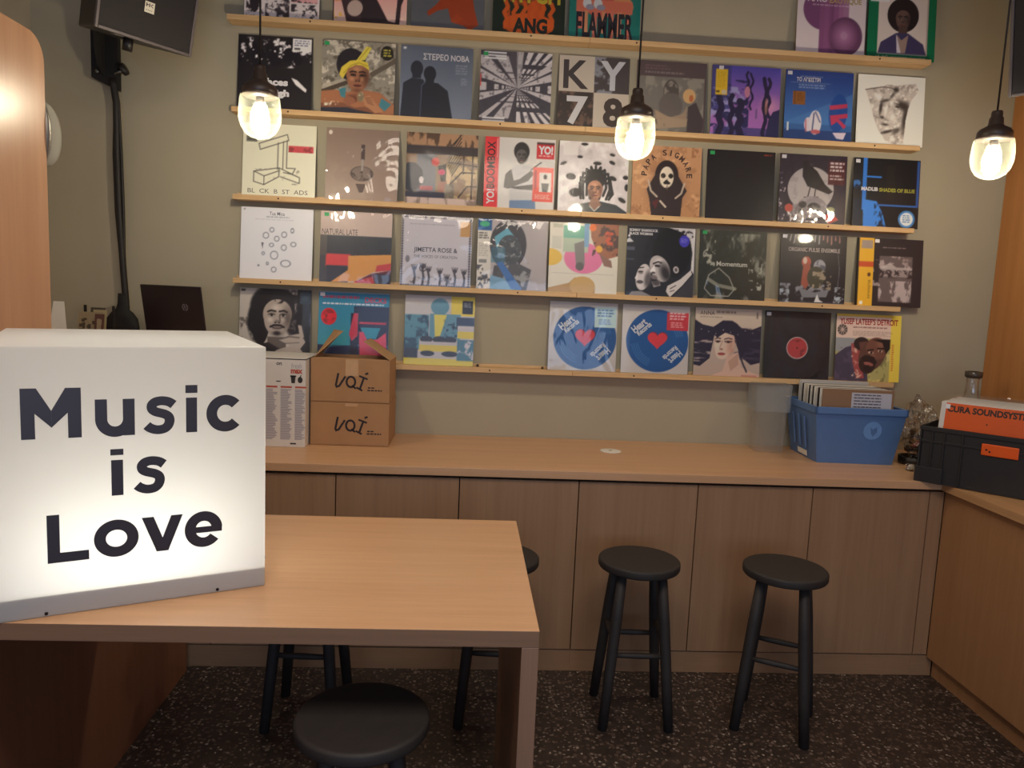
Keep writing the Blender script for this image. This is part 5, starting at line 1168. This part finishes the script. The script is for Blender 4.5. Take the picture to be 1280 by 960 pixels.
def blue_crate():
    ox, oy, rz = 2.800, -.225, math.radians(-2)
    t = thing('storage_crate', 'blue plastic tub with pale round emblem holding records on the worktop', 'crate', (ox, oy, CT + .0005), rz, None)
    bx, by, tx, ty, h = .166, .142, .202, .172, .247
    m = MB(); tk = .004
    def ring(xa, ya, z): return [Vector((-xa, -ya, z)), Vector((xa, -ya, z)), Vector((xa, ya, z)), Vector((-xa, ya, z))]
    m.box(-bx, bx, -by, by, 0, tk)
    lo, hi = ring(bx, by, 0), ring(tx - .006, ty - .006, h - .028)
    li, hi_i = ring(bx - tk, by - tk, 0), ring(tx - .010, ty - .010, h - .028)
    for i in range(4):
        j = (i + 1) % 4
        t_ = bmesh.new(); v = [t_.verts.new(q) for q in (lo[i], lo[j], hi[j], hi[i], li[i], li[j], hi_i[j], hi_i[i])]
        for f in ((0, 1, 2, 3), (5, 4, 7, 6), (3, 2, 6, 7), (0, 4, 5, 1), (0, 3, 7, 4), (1, 5, 6, 2)): t_.faces.new([v[q] for q in f])
        m._add(t_)
    m.obj('tub', M_BLUE, t)
    r_ = MB()
    r_.box(-tx, tx, -ty, -ty + .012, h - .03, h, bevel=.003); r_.box(-tx, tx, ty - .012, ty, h - .03, h, bevel=.003)
    r_.box(-tx, -tx + .012, -ty, ty, h - .03, h, bevel=.003); r_.box(tx - .012, tx, -ty, ty, h - .03, h, bevel=.003)
    r_.obj('rim', M_BLUE, t)
    sl = math.atan2(ty - .006 - by, h - .03)
    E = MB(); E.disc(0, 0, .040, .040, 0); e = E.obj('emblem', M_BLUE_LIGHT, t, (.058, -(by + (.150) * math.tan(sl)) - .0012, .150), (-sl if False else sl, 0, 0))
    e2 = MB(); e2.poly([(-.012, -.0005, .016), (.0, -.0005, .006), (.016, -.0005, .018), (.02, -.0005, -.004), (.004, -.0005, -.026), (-.006, -.0005, -.012)]); e2.obj('emblem_mark', M_BLUE, e)
    MB().box(-.0012, 0, -.055, .045, .010, .034).obj('label_strip', M_PAPER, t, (-bx - .0035, 0, 0), (0, math.radians(-8), 0))
    for k in range(3): MB().box(-.004, .0, -.008, .008, .05, .19, bevel=.001).obj('rib', M_BLUE, t, (-bx - .010, -.06 + .06 * k, 0), (0, math.radians(-8), 0))
    cols = ['#8a6a50', '#d8d3c8', '#2a2628', '#cfcac2', '#dcd8d0', '#38322e', '#d4cfc6', '#262427', '#d9d5cc', '#bdb4a6', '#dedad2', '#2f2c30', '#d2cdc4', '#e0dcd6']
    look = ['brown kraft', 'cream', 'black', 'pale grey', 'white', 'dark brown', 'cream', 'black', 'white', 'grey beige', 'white', 'black', 'cream', 'white']
    for k, c in enumerate(cols):
        y = -.128 + .0185 * k
        o = mesh_obj('record_sleeve', plain_sleeve(c), None)
        dx = .003 if k == 0 else -.0006 * k if k < 5 else -.003 + .001 * (k % 3)
        p = Matrix.Translation((ox, oy, CT)) @ Matrix.Rotation(rz, 4, 'Z') @ Vector((dx, y, .0062 + (.012 if k > 11 else 0)))
        o.location = p; o.rotation_euler = (math.radians(-2.0), 0, rz)
        nth = ['first', 'second', 'third', 'fourth', 'fifth', 'sixth', 'seventh', 'eighth', 'ninth', 'tenth', 'eleventh', 'twelfth', 'thirteenth', 'last'][k]
        tag(o, '%s record sleeve in the blue tub, %s from the front' % (look[k], nth), 'record', 'records in the blue tub')
        if k == 0:
            s = MB(); s.box(-.030, .146, -.0008, 0, .205, .302); so = s.obj('paper_sticker', ink('#b9b7c2'), o, label='pale printed sticker')
            q = MB()
            for r in range(5):
                rng = random.Random(r); u = -.02
                while u < .10: v = min(.1, u + rng.uniform(.01, .03)); q.rect(u, .290 - r * .013, v, .295 - r * .013, -.0012); u = v + .003
            q.obj('small_print', ink('#55545e'), so)
        if k in (12, 13):
            mesh_obj('clear_cover', film_mesh('flat'), o)
blue_crate()

def dark_crate():
    ang = math.atan2(-.724, .690)
    P0 = Vector((2.898, -.645, CT + .0005))
    L_, D_, H_ = .575, .375, .222
    t = thing('stacking_crate', 'charcoal plastic stacking crate holding records in the right corner', 'crate', P0, ang)
    m = MB(); k = .006
    m.box(.008, L_ - .008, .008, D_ - .008, 0, k)
    m.box(.006, L_ - .006, .006, .006 + k, 0, H_); m.box(.006, L_ - .006, D_ - .012, D_ - .006, 0, H_); m.box(.006, .012, .006, D_ - .006, 0, H_); m.box(L_ - .012, L_ - .006, .006, D_ - .006, 0, H_)
    m.obj('tub', M_CRATE, t)
    r = MB()
    for z0, z1, e in ((H_ - .016, H_, 0.0), (H_ - .062, H_ - .052, .001)):
        r.box(e, L_ - e, e, .012, z0, z1, bevel=.001); r.box(e, L_ - e, D_ - .012, D_ - e, z0, z1, bevel=.001); r.box(e, .012, .012, D_ - .012, z0, z1); r.box(L_ - .012, L_ - e, .012, D_ - .012, z0, z1)
    r.obj('rim', M_CRATE, t)
    for x in (.002, .044, .085, .148, .420, .484, .525, .567):
        MB().box(x, x + .006, .0, .007, .058 if x < .06 or x > .5 else .002, H_ - .016, bevel=.0008, seg=1).obj('rib', M_CRATE, t)
    for x in (-.004, L_ - .094): MB().box(x, x + .098, -.004, .008, .0, .062, bevel=.002).obj('corner_foot', M_CRATE, t)
    MB().box(.215, .335, -.0035, .004, H_ - .080, H_ - .036, bevel=.004).obj('orange_tab', M_ORANGE, t, label='orange plastic tab')
    for dx, dz in ((.232, -.058), (.243, -.064)):
        MB().lathe([(.0035, 0), (.0035, .001), (0, .001)], 10, M=Matrix.Translation((dx, -.0035, H_ + dz)) @ Matrix.Rotation(PI / 2, 4, 'X')).obj('hole', M_BLACKMATTE, t)
    # records: in the crate's frame
    base = Matrix.Translation(P0) @ Matrix.Rotation(ang, 4, 'Z')
    lean = math.radians(-9)
    n = 22; rng = random.Random(4)
    nth = ['front', 'second', 'third', 'fourth', 'fifth', 'sixth', 'seventh', 'eighth', 'ninth', 'tenth', '11th', '12th', '13th', '14th', '15th', '16th', '17th', '18th', '19th', '20th', '21st', 'last']
    cc = ['#d8d2cc', '#cfc8c2', '#c9c4c0', '#e0dcd8', '#b9b2ac', '#d6d0ca']; cn = ['white', 'pale grey', 'grey', 'white', 'grey', 'cream']
    for i in range(n):
        c = cc[i % 6]
        o = mesh_obj('record_sleeve', plain_sleeve(c, .0035), None)
        loc = base @ Vector((.208 + (0 if i == 0 else rng.uniform(-.006, .006)), .020 + .0125 * i, .0075))
        o.matrix_world = Matrix.Translation(loc) @ Matrix.Rotation(ang, 4, 'Z') @ Matrix.Rotation(lean * (1 - .0 * i), 4, 'X')
        if i == 0:
            tag(o, 'record with orange print and bold black title at the front of the charcoal crate', 'record', 'records in the charcoal crate')
            MB().box(-.140, .1565, -.0006, 0, .004, .3135).obj('orange_print', M_ORANGE, o)
            q = MB(); add_text(q, 'CURA SOUNDSYSTEM', -.134, .278, .152, .304, -.0010, .045); q.obj('title_lettering', ink('#241a18'), o)
            q = MB(); q.disc(.005, .245, .003, .003, -.0010); q.obj('dot', ink('#241a18'), o)
            MB().box(-.141, -.126, -.0016, 0, .290, .308).obj('price_sticker', M_WHITE_ST, o)
        else:
            tag(o, '%s record sleeve, %s of the row in the charcoal crate' % (cn[i % 6], nth[i]), 'record', 'records in the charcoal crate')
        if i % 2 == 0: mesh_obj('clear_cover', film_mesh('wrinkled' if i else 'flat'), o).scale = (1, 1, 1.04 if i else 1)
dark_crate()

# ------------------------------------------------------------------ odds and ends in the right corner
def crumple(seed, r, squash, n=3, amp=.35, low=None):
    t = bmesh.new(); bmesh.ops.create_icosphere(t, subdivisions=n, radius=1.0); rng = random.Random(seed)
    for v in t.verts:
        k = 1 + rng.uniform(-amp, amp * .4); v.co = Vector((v.co.x * r * k, v.co.y * r * k, v.co.z * squash * k))
        if low is not None and v.co.z < low: v.co.z = low
    m = MB(); m._add(t); return m

def corner_bits():
    t = thing('cellophane_bag', 'crinkled clear bag of wrapped sweets between the blue tub and the charcoal crate', 'bag', (3.085, -.335, CT + .0005))
    MB().lathe([(0, 0), (.060, 0), (.066, .008), (.068, .035), (.060, .036), (.058, .01), (0, .008)], 28).obj('dark_tray', M_BLACK, t)
    crumple(3, .072, .14, 3, .3).obj('clear_wrap', M_CELLO, t, (0, 0, .165))
    rng = random.Random(8); cs = ['#c7ccd2', '#b8bcc4', '#a84a48', '#2f3f7a', '#d8d8da', '#8a6a4a', '#a97a4e', '#6a4a34', '#cfd4da', '#b9a080', '#7d5a3c', '#c2b090']
    for k, c in enumerate(cs):
        a = rng.uniform(0, 2 * PI); rr = rng.uniform(.012, .040); z = .03 + .017 * k if k < 6 else .02 + .014 * (k - 6)
        o = crumple(20 + k, .020, .014, 2, .3).obj('sweet', mat('foil_wrap', c, .25, metal=.5 if k in (0, 1, 4, 8) else 0.0, vary=.1), t, (rr * math.cos(a), rr * math.sin(a), .03 + z), (rng.uniform(0, 1), rng.uniform(0, 1), a))
    w_ = crumple(5, .024, .018, 2, .4, -.014).obj('paper_scrap', M_CELLO, None, (2.985, -.475, CT + .0148)); tag(w_, 'small crumpled piece of clear wrap on the worktop edge', 'wrapper')
    inner = crumple(6, .016, .012, 2, .4, -.012).obj('crumpled_core', M_PAPER, w_)
    j = thing('glass_bottle', 'tall clear glass bottle with flared lip in the right corner behind the crate', 'bottle', (3.395, -.215, CT))
    MB().lathe([(0, .002), (.045, .002), (.050, .012), (.052, .20), (.048, .25), (.033, .30), (.028, .33), (.028, .385), (.034, .388), (.035, .408), (.030, .409), (.024, .385), (.024, .33), (.029, .30), (.044, .25), (.048, .20), (.046, .014), (0, .010)], 36, caps=False).obj('glass_body', M_GLASS, j)
    MB().lathe([(.0285, .380), (.0358, .386), (.0362, .409), (.0285, .410)], 36, caps=False).obj('lip_band', mat('dark_glass_lip', '#4a4038', .2, vary=.05), j)
corner_bits()

# ------------------------------------------------------------------ speakers
def speaker(label, A, ang, tilt, plate):
    """origin at the lower left corner of the front; x along the front, y into the cabinet, z up the front"""
    t = thing('loudspeaker', label, 'speaker', A, 0)
    Mx = Matrix.Rotation(ang, 4, 'Z') @ Matrix.Rotation(tilt, 4, 'X')
    t.rotation_euler = Mx.to_euler()
    W, H, D = .385, .58, .24
    m = MB()
    pts = [(0, 0, 0), (W, 0, 0), (W * .80, D, 0), (W * .20, D, 0)]
    m.prism(pts, (0, 0, 1), H, bevel=.006); m.obj('cabinet', M_BLACK, t)
    MB().box(.012, W - .012, -.008, .0, .012, H - .012, bevel=.003).obj('grille', M_GRILLE, t)
    r = MB(); e = .012
    r.box(0, e, -.012, 0, 0, H, bevel=.003); r.box(W - e, W, -.012, 0, 0, H, bevel=.003); r.box(e, W - e, -.012, 0, 0, e, bevel=.003); r.box(e, W - e, -.012, 0, H - e, H, bevel=.003)
    r.obj('front_rim', M_RIM, t)
    b = MB(); b.box(-.019, .019, -.0015, 0, -.019, .019); bo = b.obj('badge', ink('#e2dccb'), t, (W * .50, -.0085, .125), label='small white badge')
    q = MB(); y = -.0019
    q.rect(-.015, .001, -.011, .014, y); q.rect(-.011, .006, -.006, .0095, y); q.rect(-.004, .001, .0, .014, y); q.poly([(.002, y, .0075), (.010, y, .014), (.014, y, .014), (.006, y, .0075), (.014, y, .001), (.010, y, .001)])
    for k in range(4): q.rect(-.014 + .007 * k, -.012, -.011 + .007 * k, -.009, y)
    q.obj('badge_print', ink('#2a2622'), bo)
    MB().lathe([(.018, 0), (.018, -.045), (0, -.045)], 20, M=Matrix.Translation((W * .42, .05, 0))).obj('pole_socket', M_BLACK, t)
    MB().box(-.018, .018, -.0, .030, -.0012, 0).obj('spec_plate', ink('#a8a29c'), t, (W * .30, .03, 0))
    return t

def wall_bracket(label, x, z, side):
    t = thing('wall_bracket', label, 'bracket', (x, -.0005, z))
    pts = [(0, -.012, .16), (0, -.13, .16), (0, -.13, .05), (0, -.10, -.02), (0, -.02, -.06), (0, -.012, -.06)]
    MB().box(-.05, .05, -.012, 0, -.05, .18, bevel=.002).obj('wall_plate', M_BLACKMATTE, t)
    MB().prism([(-.003, a[1], a[2]) for a in pts], (1, 0, 0), .006).obj('gusset', M_BLACKMATTE, t)
    MB().prism([(-.055, -.012, .17), (-.055, -.012, -.055), (.055, -.012, -.105), (.055, -.012, .17)], (0, -1, 0), .03).obj('front_plate', M_BLACKMATTE, t)
    MB().lathe([(.008, 0), (.008, .004), (0, .005)], 14, M=Matrix.Translation((-.03, -.042, -.03)) @ Matrix.Rotation(PI / 2, 4, 'X')).obj('bolt', M_STEEL, t)
    MB().tube([(0, -.10, .12), (.03 * side, -.19, .17), (.055 * side, -.26, .215)], .014, 14).obj('arm', M_BLACKMATTE, t)
    MB().lathe([(0, 0), (.024, 0), (.026, .004), (.026, .016), (.022, .020), (0, .020)], 24, M=Matrix.Translation((.055, -.045, -.03)) @ Matrix.Rotation(PI * .35, 4, 'Y') @ Matrix.Translation((0, 0, .02))).obj('clamp_knob', M_BLACK, t)
    MB().tube([(.04, -.042, -.038), (.080, -.045, -.020)], .006, 10).obj('knob_shaft', M_STEEL, t)
    return t

speaker('black loudspeaker with small white badge tilted down in the upper left corner', (-.262, -.600, 2.368), math.atan2(.32, .225), math.radians(14), None)
wall_bracket('black wall bracket under the left loudspeaker, cables hanging from it', -.480, 2.385, 1)
speaker('dark loudspeaker cut off at the right edge of the view, upper right corner', (3.135, -.600, 2.320), math.atan2(-.80, .60), math.radians(14), None)
_rb = wall_bracket('black wall bracket on the right wall behind the right loudspeaker', 3.43, 2.36, -1); _rb.location = (3.587, -.70, 2.36); _rb.rotation_euler = (0, 0, -PI / 2)

def cables():
    t = thing('cable_bundle', 'black cable bundle running down the wall from the left bracket to the desk', 'cables', (-.44, -.03, DESK))
    zt = 2.33 - DESK
    def run(dx0, dx1, dx2, r):
        P = [(-.010 + dx0, -.01, zt), (.004 + dx0, -.008, zt - .10), (.003 + dx1, -.006, zt * .72), (.008 + dx1, -.006, zt * .5), (.020 + dx2, -.006, zt * .28), (.030 + dx2, -.006, .155), (.034 + dx2, -.008, .10)]
        q = []
        for a, b in zip(P[:-1], P[1:]):
            for k in range(4): q.append(Vector(a).lerp(Vector(b), k / 4))
        q.append(Vector(P[-1])); return MB().tube(q, r, 10)
    run(0, 0, 0, .0135).obj('cable', M_CORD, t); run(.010, .018, .006, .006).obj('cable', M_CORD, t); run(-.006, -.014, -.008, .005).obj('cable', M_CORD, t)
    # flared black hood gathering the cables on the desk
    MB().lathe([(0, .195), (.017, .195), (.019, .150), (.027, .128), (.048, .110), (.066, .085), (.072, .050), (.072, .003), (0, .003)], 28, M=Matrix.Translation((.028, -.04, 0)) @ Matrix.Diagonal((1, .5, 1, 1))).obj('cable_hood', M_BLACKMATTE, t)
cables()

# ------------------------------------------------------------------ things on the raised desk
def laptop():
    yaw = math.radians(-24); til = math.radians(9)
    t = thing('laptop', 'dark open laptop with round silver logo seen from behind on the raised desk', 'laptop', (-.258, -.188, DESK + .0005), yaw)
    W, Dp, Hh = .318, .205, .228
    MB().box(0, W, .0, Dp, 0, .018, bevel=.003).obj('base', M_BLACK, t)
    lid = MB().box(0, W, 0, .009, 0, Hh, bevel=.004).obj('lid', mat('laptop_lid', '#241c22', .35, vary=.05), t, (0, -.001, .014), (til, 0, 0))
    y = -.0007; q = MB(); cx, cz = W * .72, Hh * .62
    q.stroke([(cx + .014 * math.cos(a), cz + .014 * math.sin(a)) for a in (PI * .62, PI * .75, PI * .9, PI, PI * 1.15, PI * 1.28, PI * 1.38)], .0022, y)
    q.stroke([(cx + .014 * math.cos(a), cz + .014 * math.sin(a)) for a in (PI * .38, PI * .25, PI * .1, 0, -PI * .15, -PI * .28, -PI * .38)], .0022, y)
    q.stroke([(cx - .002, cz + .014), (cx - .007, cz - .008)], .002, y); q.stroke([(cx + .007, cz + .008), (cx + .001, cz - .014)], .002, y); q.stroke([(cx - .005, cz + .003), (cx + .001, cz + .003)], .002, y)
    q.obj('lid_logo', ink('#9a949c', .3), lid)
laptop()

def desk_bits():
    t = thing('card_stand', 'small dark wire stand holding picture cards left of the laptop', 'stand', (-.430, -.32, DESK + .0005), math.radians(-6))
    MB().box(-.062, .062, -.02, .075, 0, .008).obj('tray', M_BLACK, t)
    for x in (-.062, .058): MB().box(x, x + .004, .06, .075, 0, .145).obj('wire_side', M_BLACK, t)
    def card(nm, x0, x1, y, h, seed, c, ci):
        a = MB(); a.box(x0, x1, y, y + .003, .009, h); o = a.obj(nm, ink(c), t, None, (math.radians(-8), 0, 0))
        q = MB(); rng = random.Random(seed)
        for k in range(16):
            u = rng.uniform(x0 + .004, x1 - .02); v = rng.uniform(.02, h - .03); q.rect(u, v, u + rng.uniform(.006, .016), v + rng.uniform(.008, .022), y - .0006 - k * .00002)
        q.obj('card_print', ink(ci), o)
    card('picture_card', -.056, .045, .000, .120, 1, '#97876c', '#4c4234'); card('picture_card', .020, .058, -.012, .112, 2, '#5c3a34', '#93826a'); card('picture_card', -.025, .036, .030, .142, 3, '#4a423a', '#a09682'); card('picture_card', -.006, .05, .018, .132, 5, '#a89a76', '#c2b68e')
    w_ = thing('white_card', 'white folded card leaning beside the wooden partition on the raised desk', 'card', (-.575, -.30, DESK + .0005))
    p = MB(); p.prism([(-.035, 0, 0), (.045, 0, 0), (.012, .045, .155), (-.030, .045, .155)], (0, 1, 0), .002); o = p.obj('card_panel', M_PAPER, w_)
    q = MB(); q.rect(-.01, .07, .014, .082, 0); q.obj('card_print', ink('#44424a'), o, (0, .0205, 0), (math.radians(-16), 0, 0))
desk_bits()
